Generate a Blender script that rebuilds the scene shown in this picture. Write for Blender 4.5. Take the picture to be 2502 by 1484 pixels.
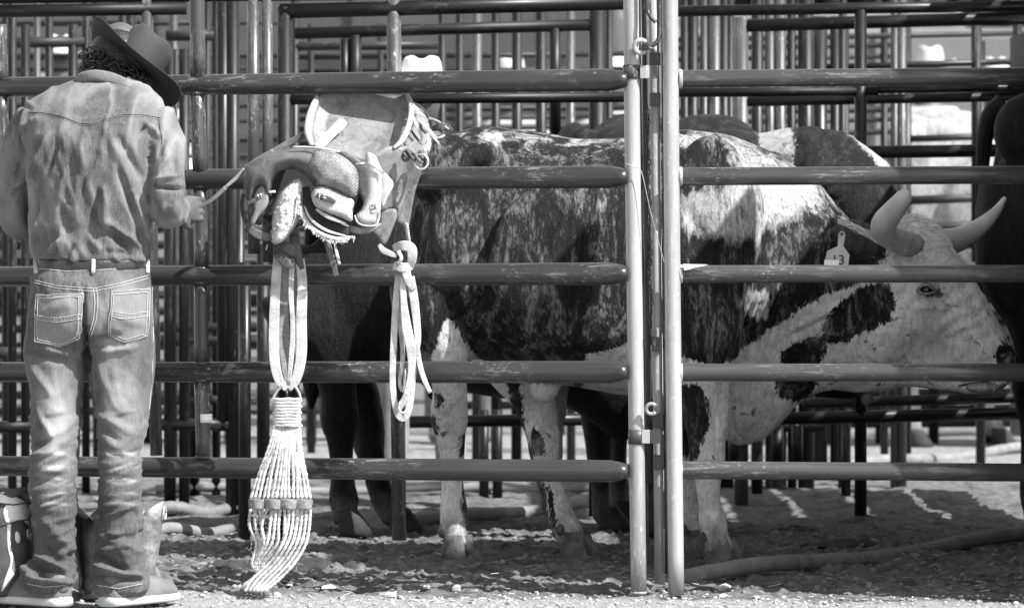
import bpy, math, random
import numpy as np
from mathutils import Vector, Matrix
from mathutils.bvhtree import BVHTree
for o in list(bpy.data.objects): bpy.data.objects.remove(o)
S = bpy.context.scene
C = S.collection
rad = math.radians
# ---------------- camera, sky, sun, exposure ----------------
cam_d = bpy.data.cameras.new('camera'); cam = bpy.data.objects.new('camera', cam_d); C.objects.link(cam); S.camera = cam
F = 12500.0; HY = 533.0; CX = 1250.5; CAMZ = 1.1; D0 = 15.0
cam.location = (0, -D0, CAMZ); cam.rotation_euler = (math.pi/2, 0, 0)
cam_d.sensor_width = 36; cam_d.lens = 36*F/2501; cam_d.shift_y = -(742-HY)/2501
cam_d.clip_start = 0.5; cam_d.clip_end = 3000
cam_d.dof.use_dof = True; cam_d.dof.focus_distance = 15.2; cam_d.dof.aperture_fstop = 6.3
SUN_EL = rad(47); SUN_AZ = rad(56)           # azimuth measured from the camera side towards the right
sd = Vector((math.sin(SUN_AZ)*math.cos(SUN_EL), -math.cos(SUN_AZ)*math.cos(SUN_EL), math.sin(SUN_EL)))
W = bpy.data.worlds.new('World'); S.world = W; W.use_nodes = True
nt = W.node_tree; bg = nt.nodes['Background']
sky = nt.nodes.new('ShaderNodeTexSky'); sky.sky_type = 'NISHITA'; sky.sun_disc = False
sky.sun_elevation = SUN_EL; sky.sun_rotation = math.atan2(sd.x, sd.y)
bw = nt.nodes.new('ShaderNodeRGBToBW')
nt.links.new(sky.outputs[0], bw.inputs[0]); nt.links.new(bw.outputs[0], bg.inputs[0]); bg.inputs[1].default_value = 0.15
sl = bpy.data.lights.new('sun', 'SUN'); sl.energy = 4.6; sl.angle = rad(0.5); sl.color = (1, 1, 1)
so = bpy.data.objects.new('sun', sl); C.objects.link(so); so.rotation_euler = sd.to_track_quat('Z', 'Y').to_euler()
S.view_settings.view_transform = 'Standard'; S.view_settings.look = 'None'; S.view_settings.gamma = 1
S.view_settings.exposure = 1.2
S.render.engine = 'CYCLES'

# ---------------- measuring ----------------
def P(px, py, d): return np.array([(px-CX)*d/F, d-D0, CAMZ-(py-HY)*d/F])
def PX(v, d): return CX+v[0]*F/d, HY+(CAMZ-v[2])*F/d
def gd(py): return F*CAMZ/(py-HY)

# ---------------- numpy noise ----------------
def _h(ix, iy, iz, seed):
    n = (ix*374761393 + iy*668265263 + iz*2147483647 + seed*1274126177) & 0xFFFFFFFF
    n = ((n ^ (n >> 13))*1274126177) & 0xFFFFFFFF
    return ((n ^ (n >> 16)) & 0xFFFF)/65535.0*2-1
def noise(x, y, z=0, seed=0):
    x, y, z = np.broadcast_arrays(np.asarray(x, float), np.asarray(y, float), np.asarray(z, float))
    xi, yi, zi = np.floor(x).astype(np.int64), np.floor(y).astype(np.int64), np.floor(z).astype(np.int64)
    fx, fy, fz = x-xi, y-yi, z-zi
    fx, fy, fz = [f*f*(3-2*f) for f in (fx, fy, fz)]
    r = 0
    for a in (0, 1):
        for b in (0, 1):
            for c in (0, 1):
                r = r+_h(xi+a, yi+b, zi+c, seed)*(fx if a else 1-fx)*(fy if b else 1-fy)*(fz if c else 1-fz)
    return r
def fbm(x, y, z=0, o=4, seed=0):
    r = 0; a = 1; t = 0
    for i in range(o):
        r = r+a*noise(np.asarray(x)*2**i, np.asarray(y)*2**i, np.asarray(z)*2**i, seed+i*7); t += a; a *= .5
    return r/t

# ---------------- object helpers ----------------
def tag(o, label=None, cat=None, group=None, kind=None):
    if label: o['label'] = label
    if cat: o['category'] = cat
    if group: o['group'] = group
    if kind: o['kind'] = kind
    return o
def empty(name, loc, label, cat, group=None, kind=None):
    o = bpy.data.objects.new(name, None); C.objects.link(o); o.location = tuple(loc); o.empty_display_size = .1
    return tag(o, label, cat, group, kind)
class MB:
    def __init__(s): s.v = []; s.f = []; s.n = 0
    def add(s, v, f):
        v = np.asarray(v, float).reshape(-1, 3); s.v.append(v)
        s.f += [tuple(i+s.n for i in q) for q in f]; s.n += len(v); return s
    def arr(s): return np.concatenate(s.v)
def link(name, me, mat, parent):
    o = bpy.data.objects.new(name, me); C.objects.link(o)
    if mat: me.materials.append(mat)
    if parent: o.parent = parent
    return o
def build(name, mb, mat, parent=None, smooth=True, loc=None):
    """world-space vertices -> mesh object; origin at parent's location"""
    v = mb.arr()
    o0 = np.array(parent.location if parent and parent.parent is None else (0, 0, 0)) if loc is None else np.array(loc)
    if parent is not None and loc is None:
        o0 = np.zeros(3); q = parent
        while q is not None: o0 = o0+np.array(q.location); q = q.parent
    me = bpy.data.meshes.new(name); me.from_pydata((v-o0).tolist(), [], mb.f); me.update()
    if smooth: me.polygons.foreach_set('use_smooth', [True]*len(me.polygons)); 
    o = link(name, me, mat, parent)
    if parent is None: o.location = tuple(o0)
    return o
def ring_faces(nr, n, base=0, closed=True):
    f = []
    for i in range(nr-1):
        for j in range(n):
            k = (j+1) % n
            f.append((base+i*n+j, base+i*n+k, base+(i+1)*n+k, base+(i+1)*n+j))
    return f
def tube(mb, pts, r, n=16, cap=True, flat=1.0, up=None, sq=1.0):
    """tapered tube; r scalar or list or list of (ra, rb) ; up = direction of ra axis"""
    pts = [np.array(p, float) for p in pts]; m = len(pts)
    if np.isscalar(r): r = [r]*m
    V = []; prev = None
    for i in range(m):
        t = pts[min(i+1, m-1)]-pts[max(i-1, 0)]; t = t/(np.linalg.norm(t)+1e-12)
        if isinstance(up, str):
            u = np.cross(t, (0, 1., 0)); u = u if prev is None or np.dot(u, prev) > 0 or abs(t[1]) < .5 else -u
        elif prev is None:
            u = np.array(up if up is not None else ((0, 0, 1) if abs(t[2]) < .9 else (1, 0, 0)), float)
        else: u = prev
        u = u-t*np.dot(u, t); u /= np.linalg.norm(u)+1e-12; w = np.cross(t, u); prev = u
        ra, rb = (r[i] if not np.isscalar(r[i]) else (r[i], r[i]*flat))
        a = np.arange(n)*2*math.pi/n
        ca, sa = np.cos(a), np.sin(a)
        if sq != 1: ca, sa = np.sign(ca)*np.abs(ca)**sq, np.sign(sa)*np.abs(sa)**sq
        V.append(pts[i]+np.outer(ca*ra, u)+np.outer(sa*rb, w))
    f = ring_faces(m, n)
    V = np.concatenate(V)
    if cap:
        V = np.vstack([V, pts[0], pts[-1]]); a0 = m*n; 
        f += [(a0, (j+1) % n, j) for j in range(n)]+[(a0+1, (m-1)*n+j, (m-1)*n+(j+1) % n) for j in range(n)]
    mb.add(V, f); return mb
def spline(pts, k=6):
    """Catmull-Rom through rows (any dimension)"""
    p = np.array(pts, float); m = len(p)
    if m < 3: 
        return np.array([p[0]+(p[-1]-p[0])*t for t in np.linspace(0, 1, k+1)])
    q = np.vstack([2*p[0]-p[1], p, 2*p[-1]-p[-2]]); out = []
    for i in range(m-1):
        a, b, c, d = q[i:i+4]
        for t in np.arange(k)/k:
            out.append(.5*((2*b)+(-a+c)*t+(2*a-5*b+4*c-d)*t*t+(-a+3*b-3*c+d)*t**3))
    out.append(p[-1]); return np.array(out)
def box(mb, c, s, R=None, bev=0.0):
    c = np.array(c, float); h = np.array(s, float)/2
    if bev <= 0:
        v = np.array([(x, y, z) for x in (-1, 1) for y in (-1, 1) for z in (-1, 1)])*h
        f = [(0, 1, 3, 2), (4, 6, 7, 5), (0, 4, 5, 1), (2, 3, 7, 6), (0, 2, 6, 4), (1, 5, 7, 3)]
    else:
        import bmesh
        bm = bmesh.new(); bmesh.ops.create_cube(bm, size=1)
        for q in bm.verts: q.co = Vector((q.co.x*2*h[0], q.co.y*2*h[1], q.co.z*2*h[2]))
        bmesh.ops.bevel(bm, geom=list(bm.edges), offset=bev, segments=2, affect='EDGES', profile=.5)
        bm.verts.index_update(); v = np.array([q.co[:] for q in bm.verts]); f = [tuple(w.index for w in q.verts) for q in bm.faces]; bm.free()
    if R is not None: v = v@np.array(R).T
    mb.add(v+c, f); return mb
def blob(mb, c, r, n=16, m=10, R=None):
    c = np.array(c, float); r = np.array(r if not np.isscalar(r) else (r, r, r), float)
    V = []
    for i in range(1, m):
        t = math.pi*i/m; a = np.arange(n)*2*math.pi/n
        V.append(np.stack([np.sin(t)*np.cos(a), np.sin(t)*np.sin(a), np.full(n, math.cos(t))], 1))
    V = np.concatenate(V+[np.array([[0, 0, 1], [0, 0, -1]])])*r
    if R is not None: V = V@np.array(R).T
    f = ring_faces(m-1, n); f = [q[::-1] for q in f]; a0 = (m-1)*n
    f += [(a0, j, (j+1) % n) for j in range(n)]+[(a0+1, (m-2)*n+(j+1) % n, (m-2)*n+j) for j in range(n)]
    mb.add(V+c, f); return mb
def loft(mb, rings):
    n = len(rings[0]); m = len(rings); V = np.concatenate(rings); f = ring_faces(m, n)
    V = np.vstack([V, rings[0].mean(0), rings[-1].mean(0)]); a0 = m*n
    f += [(a0, (j+1) % n, j) for j in range(n)]+[(a0+1, (m-1)*n+j, (m-1)*n+(j+1) % n) for j in range(n)]
    mb.add(V, f); return mb
def mesh_arrays(me):
    v = np.empty(len(me.vertices)*3); me.vertices.foreach_get('co', v); return v.reshape(-1, 3)
def fuse(mb, voxel, smooth=6, fac=.5):
    """union of closed shapes by voxel remesh, smoothed; returns a mesh in world coordinates"""
    me = bpy.data.meshes.new('tmp'); me.from_pydata(mb.arr().tolist(), [], mb.f); me.update()
    import bmesh
    bm = bmesh.new(); bm.from_mesh(me); bmesh.ops.recalc_face_normals(bm, faces=bm.faces); bm.to_mesh(me); bm.free()
    o = bpy.data.objects.new('tmp', me); C.objects.link(o)
    r = o.modifiers.new('r', 'REMESH'); r.mode = 'VOXEL'; r.voxel_size = voxel; r.use_smooth_shade = True
    if smooth:
        s = o.modifiers.new('s', 'SMOOTH'); s.iterations = smooth; s.factor = fac
    dg = bpy.context.evaluated_depsgraph_get(); dg.update()
    m2 = bpy.data.meshes.new_from_object(o.evaluated_get(dg)); bpy.data.objects.remove(o)
    m2.polygons.foreach_set('use_smooth', [True]*len(m2.polygons)); return m2
def normals(me):
    n = np.empty(len(me.vertices)*3); me.vertices.foreach_get('normal', n); return n.reshape(-1, 3)
def set_co(me, v): me.vertices.foreach_set('co', v.ravel()); me.update()
def fattr(me, name, val):
    a = me.attributes.new(name, 'FLOAT', 'POINT'); a.data.foreach_set('value', np.asarray(val, float))
def place(name, me, mat, parent):
    o0 = np.array(parent.location); set_co(me, mesh_arrays(me)-o0); return link(name, me, mat, parent)
def polysd(px, py, poly):
    """signed distance (positive inside) to a polygon"""
    poly = np.array(poly, float); d = np.full(px.shape, 1e9); ins = np.zeros(px.shape, bool)
    for i in range(len(poly)):
        a = poly[i]; b = poly[(i+1) % len(poly)]; e = b-a
        t = np.clip(((px-a[0])*e[0]+(py-a[1])*e[1])/(e@e+1e-9), 0, 1)
        d = np.minimum(d, np.hypot(px-a[0]-t*e[0], py-a[1]-t*e[1]))
        c = (a[1] > py) != (b[1] > py)
        with np.errstate(divide='ignore', invalid='ignore'):
            xx = (b[0]-a[0])*(py-a[1])/(b[1]-a[1]+1e-12)+a[0]
        ins ^= c & (px < xx)
    return np.where(ins, d, -d)
def creases(v, n, d, strokes, front=True):
    """fold strokes: (x0,y0,x1,y1,width_px,height_m) pushes the cloth along its normal"""
    px = CX+v[:, 0]*F/d; py = HY+(CAMZ-v[:, 2])*F/d; D = np.zeros(len(v))
    for (x0, y0, x1, y1, w, h) in strokes:
        e = np.array([x1-x0, y1-y0], float); L2 = e@e
        t = ((px-x0)*e[0]+(py-y0)*e[1])/L2; tc = np.clip(t, 0, 1)
        q = np.hypot(px-x0-tc*e[0], py-y0-tc*e[1])/w
        D += h*np.exp(-q*q)*(1-.5*np.abs(2*tc-1)**2)
    if front: D *= np.clip(-n[:, 1]*2+.4, 0, 1)
    return v+n*D[:, None]

# ---------------- materials ----------------
def newmat(name):
    m = bpy.data.materials.new(name); m.use_nodes = True; t = m.node_tree
    return m, t, t.nodes['Principled BSDF'], t.nodes, t.links
def nd(t, ty, **k):
    n = t.nodes.new(ty)
    for a, b in k.items():
        if a in n.inputs.keys(): n.inputs[a].default_value = b
        else: setattr(n, a, b)
    return n
def coords(t, scale=(1, 1, 1), rot=(0, 0, 0)):
    tc = t.nodes.new('ShaderNodeTexCoord'); mp = t.nodes.new('ShaderNodeMapping')
    mp.inputs['Scale'].default_value = scale; mp.inputs['Rotation'].default_value = rot
    t.links.new(tc.outputs['Object'], mp.inputs['Vector']); return mp.outputs[0]
def noi(t, vec, sc, det=4, rough=.55, dist=0):
    n = nd(t, 'ShaderNodeTexNoise'); n.inputs['Scale'].default_value = sc; n.inputs['Detail'].default_value = det
    n.inputs['Roughness'].default_value = rough; n.inputs['Distortion'].default_value = dist
    t.links.new(vec, n.inputs['Vector']); return n.outputs['Fac']
def ramp(t, fac, stops, interp='LINEAR'):
    r = nd(t, 'ShaderNodeValToRGB'); r.color_ramp.interpolation = interp; e = r.color_ramp.elements
    while len(e) < len(stops): e.new(.5)
    for i, (p, c) in enumerate(stops): e[i].position = p; e[i].color = (c, c, c, 1)
    t.links.new(fac, r.inputs[0]); return r.outputs[0]
def mix(t, fac, a, b, mode='MIX'):
    m = nd(t, 'ShaderNodeMix', data_type='RGBA', blend_type=mode)
    if isinstance(fac, float): m.inputs[0].default_value = fac
    else: t.links.new(fac, m.inputs[0])
    for i, q in ((6, a), (7, b)):
        if isinstance(q, (float, int)): m.inputs[i].default_value = (q, q, q, 1)
        else: t.links.new(q, m.inputs[i])
    return m.outputs[2]
def math_(t, op, a, b=None, clamp=False):
    m = nd(t, 'ShaderNodeMath', operation=op, use_clamp=clamp)
    for i, q in enumerate((a, b)):
        if q is None: continue
        if isinstance(q, (float, int)): m.inputs[i].default_value = q
        else: t.links.new(q, m.inputs[i])
    return m.outputs[0]
def attr(t, name):
    a = nd(t, 'ShaderNodeAttribute'); a.attribute_name = name; return a.outputs['Fac']
def bump(t, b, h, strength, dist=.01, prev=None):
    n = nd(t, 'ShaderNodeBump'); n.inputs['Strength'].default_value = strength; n.inputs['Distance'].default_value = dist
    t.links.new(h, n.inputs['Height'])
    if prev is not None: t.links.new(prev, n.inputs['Normal'])
    t.links.new(n.outputs[0], b.inputs['Normal']); return n.outputs[0]
def plain(name, c, var=.3, sc=12, rough=.6, bst=.15, bsc=60, metal=0., stretch=(1, 1, 1), spec=.5, bd=.004):
    m, t, b, N, L = newmat(name); v = coords(t, stretch)
    L.new(ramp(t, noi(t, v, sc, 6), [(.3, c*(1-var)), (.7, min(1, c*(1+var)))]), b.inputs['Base Color'])
    b.inputs['Roughness'].default_value = rough; b.inputs['Metallic'].default_value = metal
    b.inputs['Specular IOR Level'].default_value = spec
    if bst: bump(t, b, noi(t, v, bsc, 4), bst, bd)
    return m
def pipe_mat(name, c, scuff=.3, amt=.5, rough=.38, axis=0, dirt=.0):
    """painted steel tube: long streaks, chips down to bright metal, dust"""
    m, t, b, N, L = newmat(name)
    st = [1, 1, 1]; st[axis] = .10; v = coords(t, tuple(st)); vi = coords(t); st[axis] = .45; v2 = coords(t, tuple(st))
    base = ramp(t, noi(t, v, 9, 6, .65), [(.25, c*.55), (.5, c), (.75, c*1.5)])
    ch = ramp(t, noi(t, v2, 110, 8, .75, .3), [(.60-.05*amt, 0), (.66-.03*amt, 1)])
    wh = ramp(t, noi(t, vi, 3.2, 3), [(.46, .0), (.60, 1)])
    st2 = ramp(t, noi(t, v, 60, 6, .7), [(.54, 0), (.70, .7)])
    f = math_(t, 'ADD', math_(t, 'MULTIPLY', ch, wh), math_(t, 'MULTIPLY', st2, wh), True)
    col = mix(t, f, base, scuff)
    if dirt: col = mix(t, ramp(t, noi(t, vi, 14, 8, .7), [(.5, 0), (.62, 1)]), col, dirt)
    L.new(col, b.inputs['Base Color'])
    L.new(ramp(t, noi(t, v, 20, 5), [(.3, rough*.7), (.7, min(1, rough*1.5))]), b.inputs['Roughness'])
    bump(t, b, noi(t, v, 45, 6), .25, .003); return m
M = {}
M['rail'] = pipe_mat('painted_rail', .027, .30, .35, .24, 0)
M['railr'] = pipe_mat('painted_rail_grey', .040, .26, .3, .27, 0)
M['post'] = pipe_mat('galvanised_post', .28, .55, .7, .30, 2)
M['postd'] = pipe_mat('painted_post', .045, .4, .7, .34, 2)
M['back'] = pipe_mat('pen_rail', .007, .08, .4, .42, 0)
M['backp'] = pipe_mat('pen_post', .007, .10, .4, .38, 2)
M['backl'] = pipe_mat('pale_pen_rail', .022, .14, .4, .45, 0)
M['muddy'] = pipe_mat('muddy_pipe', .15, .3, .3, .8, 0, dirt=.20)
M['steel'] = pipe_mat('worn_steel', .30, .7, .9, .35, 2)
M['backs'] = pipe_mat('worn_pen_post', .045, .3, .8, .34, 2)
for k_ in ('back', 'backp', 'backl'): M[k_].node_tree.nodes['Principled BSDF'].inputs['Specular IOR Level'].default_value = .3
M['dsteel'] = pipe_mat('dark_steel', .03, .25, .4, .35, 2)
# ---------------- ground ----------------
def zone(x, y):
    """pale gravel in front of the pens fading into pen dirt darkened to paint in its shade"""
    return y
def ground_mat():
    m, t, b, N, L = newmat('dirt_gravel_painted_shade')
    g = nd(t, 'ShaderNodeNewGeometry'); pos = g.outputs['Position']
    sx = nd(t, 'ShaderNodeSeparateXYZ'); L.new(pos, sx.inputs[0])
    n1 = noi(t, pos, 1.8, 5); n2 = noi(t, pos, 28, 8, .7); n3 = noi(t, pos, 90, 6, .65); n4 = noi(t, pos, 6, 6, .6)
    dirt = ramp(t, n2, [(.3, .065), (.5, .14), (.72, .26)])  # pen dirt darker than the gravel: the pen's shade painted into its colour
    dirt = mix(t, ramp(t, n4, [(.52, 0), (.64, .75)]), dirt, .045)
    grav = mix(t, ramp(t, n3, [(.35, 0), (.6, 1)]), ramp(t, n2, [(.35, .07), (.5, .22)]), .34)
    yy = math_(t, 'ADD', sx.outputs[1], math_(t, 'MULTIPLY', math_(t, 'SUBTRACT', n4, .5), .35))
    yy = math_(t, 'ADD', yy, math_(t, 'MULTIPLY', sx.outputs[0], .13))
    f = ramp(t, math_(t, 'ADD', yy, .5), [(.37, 1), (.53, 0)])  # edge of the painted shade along the gate foot
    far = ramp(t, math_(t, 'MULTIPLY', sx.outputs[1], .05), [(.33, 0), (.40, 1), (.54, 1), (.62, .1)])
    pale = ramp(t, n2, [(.35, .10), (.6, .34)])  # paler band paints the sunlit dirt further back
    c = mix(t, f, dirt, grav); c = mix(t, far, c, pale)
    L.new(c, b.inputs['Base Color']); b.inputs['Roughness'].default_value = .95; b.inputs['Specular IOR Level'].default_value = .15
    p = bump(t, b, n2, .9, .02); bump(t, b, n3, .8, .006, p); return m
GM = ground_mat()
def gh(x, y):
    n = .024*fbm(x*2.2, y*2.2, 0, 3, 3)+.016*np.abs(fbm(x*7, y*9, 0, 4, 11))+.026*np.clip(fbm(x*20, y*24, 0, 3, 23)-.05, 0, 1)+.016*np.clip(fbm(x*45, y*50, 0, 2, 29), 0, 1)
    fr = np.clip((y+.1)/.3, 0, 1); fr2 = np.clip((9-y)/4, 0, 1)
    return (n*(.35+.65*fr)+.006*np.clip(fbm(x*60, y*60, 0, 2, 31), 0, 1)-.012)*fr2
def grid(xs, ys, hf):
    X, Y = np.meshgrid(xs, ys); Z = hf(X, Y); n = len(xs)
    v = np.stack([X.ravel(), Y.ravel(), Z.ravel()], 1)
    f = [(j*n+i, j*n+i+1, (j+1)*n+i+1, (j+1)*n+i) for j in range(len(ys)-1) for i in range(n-1)]
    return v, f
mb = MB(); v, f = grid(np.arange(-2.6, 2.9, .012), np.arange(-1.1, 3.2, .014), gh); mb.add(v, f)
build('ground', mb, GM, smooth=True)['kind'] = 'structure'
C.objects['ground'].name = 'ground_near' if False else 'ground'
mb = MB()
xs = np.concatenate([np.linspace(-400, -6, 12), np.arange(-5.9, 6, .06), np.linspace(6, 400, 12)])
ys = np.concatenate([np.arange(3.18, 12, .05), np.linspace(12.2, 40, 30), np.linspace(50, 900, 12)])
v, f = grid(xs, ys, lambda x, y: np.where(np.abs(x) < 6, gh(x, y), -.02)*1.0); mb.add(v, f)
# the sheet goes on round the sides and behind the camera
v, f = grid(np.array([-400, -2.59]), np.array([-60, -1.08, 3.2]), lambda x, y: x*0-.012); mb.add(v, f)
v, f = grid(np.array([2.88, 400]), np.array([-60, -1.08, 3.2]), lambda x, y: x*0-.012); mb.add(v, f)
v, f = grid(np.array([-2.6, 2.9]), np.array([-60, -1.08]), lambda x, y: x*0-.012); mb.add(v, f)
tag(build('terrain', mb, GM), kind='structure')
# clods and stones, too many to count
def rocks(name, n, rx, ry, s0, s1, mat, seed, flat=.6):
    rng = np.random.default_rng(seed); mb = MB()
    for i in range(n):
        s = s0+(s1-s0)*rng.random()**3; x = rng.uniform(*rx); y = rng.uniform(*ry)
        a = MB(); blob(a, (0, 0, 0), (1, rng.uniform(.5, 1), rng.uniform(.25, .6)*flat/.6), 6, 5)
        v = a.arr(); v *= (1+.75*noise(v[:, 0]*2.3+i*3.1, v[:, 1]*2.3, v[:, 2]*2.3, seed))[:, None]
        th = rng.uniform(0, 6.28); c_, s_ = math.cos(th), math.sin(th); v = v@np.array([[c_, -s_, 0], [s_, c_, 0], [0, 0, 1]])
        mb.add(v*s+np.array([x, y, gh(np.array(x), np.array(y))+s*.2]), a.f)
    return tag(build(name, mb, mat, smooth=False), kind='stuff')
M['stone'] = plain('pale_stone', .34, .5, 30, .9, .5, 80)
M['clod'] = plain('dirt_clod', .16, .5, 22, .95, .8, 60)
M['manure'] = plain('dark_manure', .028, .5, 25, .85, .9, 50)
tag(rocks('gravel', 3200, (-1.9, 1.9), (-.75, -.02), .002, .010, M['stone'], 1), 'fine pale gravel scattered in front of the pens', 'gravel')
tag(rocks('stone', 70, (-1.2, .7), (-.08, .22), .006, .024, M['stone'], 2), 'pale stones kicked up along the foot of the front gate', 'stones')
tag(rocks('dirt_clod', 3200, (-1.9, 2.1), (.0, 3.0), .003, .017, M['clod'], 4), 'broken dirt clods trodden up inside the pen', 'dirt')
def pile(px, py, d, w, h, seed, label):
    d = gd(py); c = P(px, py, d); mb = MB(); rng = np.random.default_rng(seed)
    for i in range(26):
        a = rng.uniform(0, 6.28); q = rng.random()**.6
        blob(mb, c+np.array([math.cos(a)*q*w, math.sin(a)*q*w*.6, rng.uniform(.0, h)*(1-q)]), (rng.uniform(.2, .4)*w, rng.uniform(.2, .4)*w, h*rng.uniform(.4, .8)), 10, 7)
    me = fuse(mb, .012, 2); v = mesh_arrays(me); n = normals(me)
    set_co(me, v+n*(.018*fbm(v[:, 0]*28, v[:, 1]*28, v[:, 2]*28, 3, seed))[:, None])
    o = link('manure_pile', me, M['manure'], None); tag(o, label, 'manure', 'manure piles on the pen floor')
pile(760, 1390, 0, .12, .035, 5, 'dark manure pile just right of the cinch tassels')
pile(590, 1385, 0, .10, .025, 6, 'dark manure pile just left of the cinch tassels')
pile(1238, 1348, 0, .035, .022, 7, 'small dark manure lump between the two hind hooves')
pile(2060, 1335, 0, .12, .022, 8, 'flat dark manure patch behind the ground pipe')
pile(870, 1378, 0, .04, .02, 9, 'little dark lump at the right end of the manure')

# ---------------- front gates ----------------
def rod(mb, x0, y0, x1, y1, r, d0, d1=None, n=20, k=2):
    d1 = d0 if d1 is None else d1
    a, b = P(x0, y0, d0), P(x1, y1, d1)
    tube(mb, [a+(b-a)*t for t in np.linspace(0, 1, k)], r, n)
def rail(mb, x0, y0, x1, y1, thick, d0, d1=None, n=16):
    d1 = d0 if d1 is None else d1
    rod(mb, x0, y0, x1, y1, thick/2*(d0+d1)/2/F, d0, d1, n)
# left gate: five flattened-end rails
LG = empty('livestock_gate', P(700, 1450, 15.1), 'heavy dark pipe gate with scuffed rails behind the cowboy and saddle', 'gate')
def dl(x): return 15.28-(x)/1560*.30
for (yl, yr) in ((213, 195), (441, 432), (675, 668), (908, 908), (1137, 1150)):
    mb = MB(); xs = [-200, 300, 800, 1200, 1440, 1492, 1515, 1534]
    rr = [.0295, .030, .0315, .0325, .033, .0325, .027, .021]; ys_ = [.0295, .030, .0315, .0325, .033, .031, .034, .036]
    pts = [P(x, yl+(yr-yl)*x/1530, dl(x)) for x in xs]
    tube(mb, pts, [(a, b) for a, b in zip(rr, ys_)], 24, up=(0, 0, 1)); build('rail', mb, M['rail'], LG)
def member(mb, x0, y0, x1, y1, r, doff=0): rod(mb, x0, y0, x1, y1, r, dl(x0)+doff, dl(x1)+doff, 20, 6)
for (x0, y0, x1, y1, r) in ((480, -60, 484, 190, .0225), (482, 225, 489, 424, .0225), (489, 458, 492, 652, .021), (491, 692, 492, 884, .021), (492, 930, 497, 1118, .022),
                            (-2, 60, 2, 200, .022), (2, 235, 6, 425, .022)):
    mb = MB(); member(mb, x0, y0, x1, y1, r); build('upright', mb, M['postd'], LG)
for (xx, yy) in ((482, 198), (484, 228), (489, 427), (490, 456), (492, 655), (492, 690), (493, 886), (494, 928), (497, 1116)):
    mb = MB(); q = P(xx, yy, dl(xx)); tube(mb, [q-np.array([0, 0, .004]), q+np.array([0, 0, .004])], .025, 18); build('weld_bead', mb, M['postd'], LG)
mb = MB(); tube(mb, [P(499, 1010, dl(499)), P(499, 1031, dl(499))], .0232, 20); o = build('tape_band', mb, plain('white_tape', .75, .12, 20), LG)
gp = MB(); pts = spline([list(P(1541, -80, 14.99)), list(P(1545, 400, 14.99)), list(P(1551, 800, 14.99)), list(P(1560, 1446, 14.99))], 6)
tube(gp, pts, .0232, 24); build('end_post', gp, M['post'], LG)
mb = MB(); q = P(1560, 1446, 14.99); blob(mb, q, (.025, .025, .01)); build('foot_cap', mb, M['steel'], LG)
# right gate
RG = empty('livestock_gate', P(2100, 1450, 15.02), 'grey pipe gate on the right in front of the bull head', 'gate')
for (yl, yr, t) in ((193, 186, 43), (431, 427, 44), (669, 668, 43), (909, 909, 43), (1147, 1153, 44)):
    mb = MB(); pts = [P(x, yl+(yr-yl)*(x-1660)/840, 14.99+.02*(x-1645)/900) for x in (1650, 1668, 1900, 2200, 2600)]
    r = t/2*15/F; tube(mb, pts, [r*.93, r*1.0, r, r, r*1.0], 24); build('rail', mb, M['railr'], RG)
mb = MB(); pts = spline([list(P(1636, -80, 14.97)), list(P(1640, 400, 14.97)), list(P(1645, 900, 14.97)), list(P(1652, 1452, 14.97))], 6)
tube(mb, pts, .0232, 24); build('end_post', mb, M['post'], RG)
for yl in (193, 431, 669, 909, 1147):
    mb = MB(); q = P(1657, yl, 14.985); tube(mb, [q, q+np.array([.004, 0, 0]), q+np.array([.012, 0, 0])], [.0275, .030, .0268], 24); build('weld_bead', mb, M['post'], RG)
# paper scrap stuck on the rail
mb = MB(); a = P(1668, 645, 14.955); b_ = P(1729, 646, 14.955); c_ = P(1700, 652, 14.95); d_ = P(1672, 660, 14.95)
mb.add([a, b_, c_, d_, a+[0, .004, 0], b_+[0, .004, 0], c_+[0, .004, 0], d_+[0, .004, 0]], [(3, 2, 1, 0), (4, 5, 6, 7), (0, 1, 5, 4), (1, 2, 6, 5), (2, 3, 7, 6), (3, 0, 4, 7)])
tag(build('paper_scrap', mb, plain('white_paper', .8, .08, 20), smooth=False), 'torn white scrap stuck to the third rail beside the latch post', 'paper')
# latch hardware between the two posts
LA = empty('gate_latch', P(1602, 1440, 15.05), 'dark steel slide bar latch with chain and hooks between the gate posts', 'latch')
mb = MB(); rod(mb, 1596, -60, 1612, 1425, .0155, 15.06, 15.06, 18, 6); build('latch_post', mb, M['steel'], LA)
mb = MB(); rod(mb, 1572, -60, 1586, 1180, .0085, 15.10, 15.10, 12, 6); rod(mb, 1619, -60, 1628, 1400, .006, 15.04, 15.04, 10, 4); rod(mb, 1563, -60, 1580, 1320, .006, 15.14, 15.14, 10, 4); build('slide_bar', mb, M['dsteel'], LA)
def plate(x0, y0, x1, y1, d, mat, th=.006, name='clamp_plate', parent=None):
    a = P(x0, y0, d); b = P(x1, y1, d); mb = MB(); box(mb, (a+b)/2, (abs(b[0]-a[0]), th, abs(b[2]-a[2])), bev=.0012); return build(name, mb, mat, parent or LA, smooth=False)
for (x0, y0, x1, y1) in ((1586, 129, 1613, 160), (1587, 227, 1613, 259), (1592, 822, 1616, 858), (1594, 1009, 1620, 1044), (1595, 1110, 1622, 1146), (1655, 1015, 1663, 1085)):
    plate(x0, y0, x1, y1, 15.03, M['dsteel'], .03)
for (x0, y0, x1, y1, m) in ((1563, 160, 1586, 192, 'steel'), (1586, 160, 1607, 192, 'dsteel'), (1567, 1049, 1587, 1082, 'steel'), (1587, 1049, 1612, 1082, 'dsteel'), (1590, 802, 1604, 822, 'dsteel')):
    plate(x0, y0, x1, y1, 14.975, M[m], .02)
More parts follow.
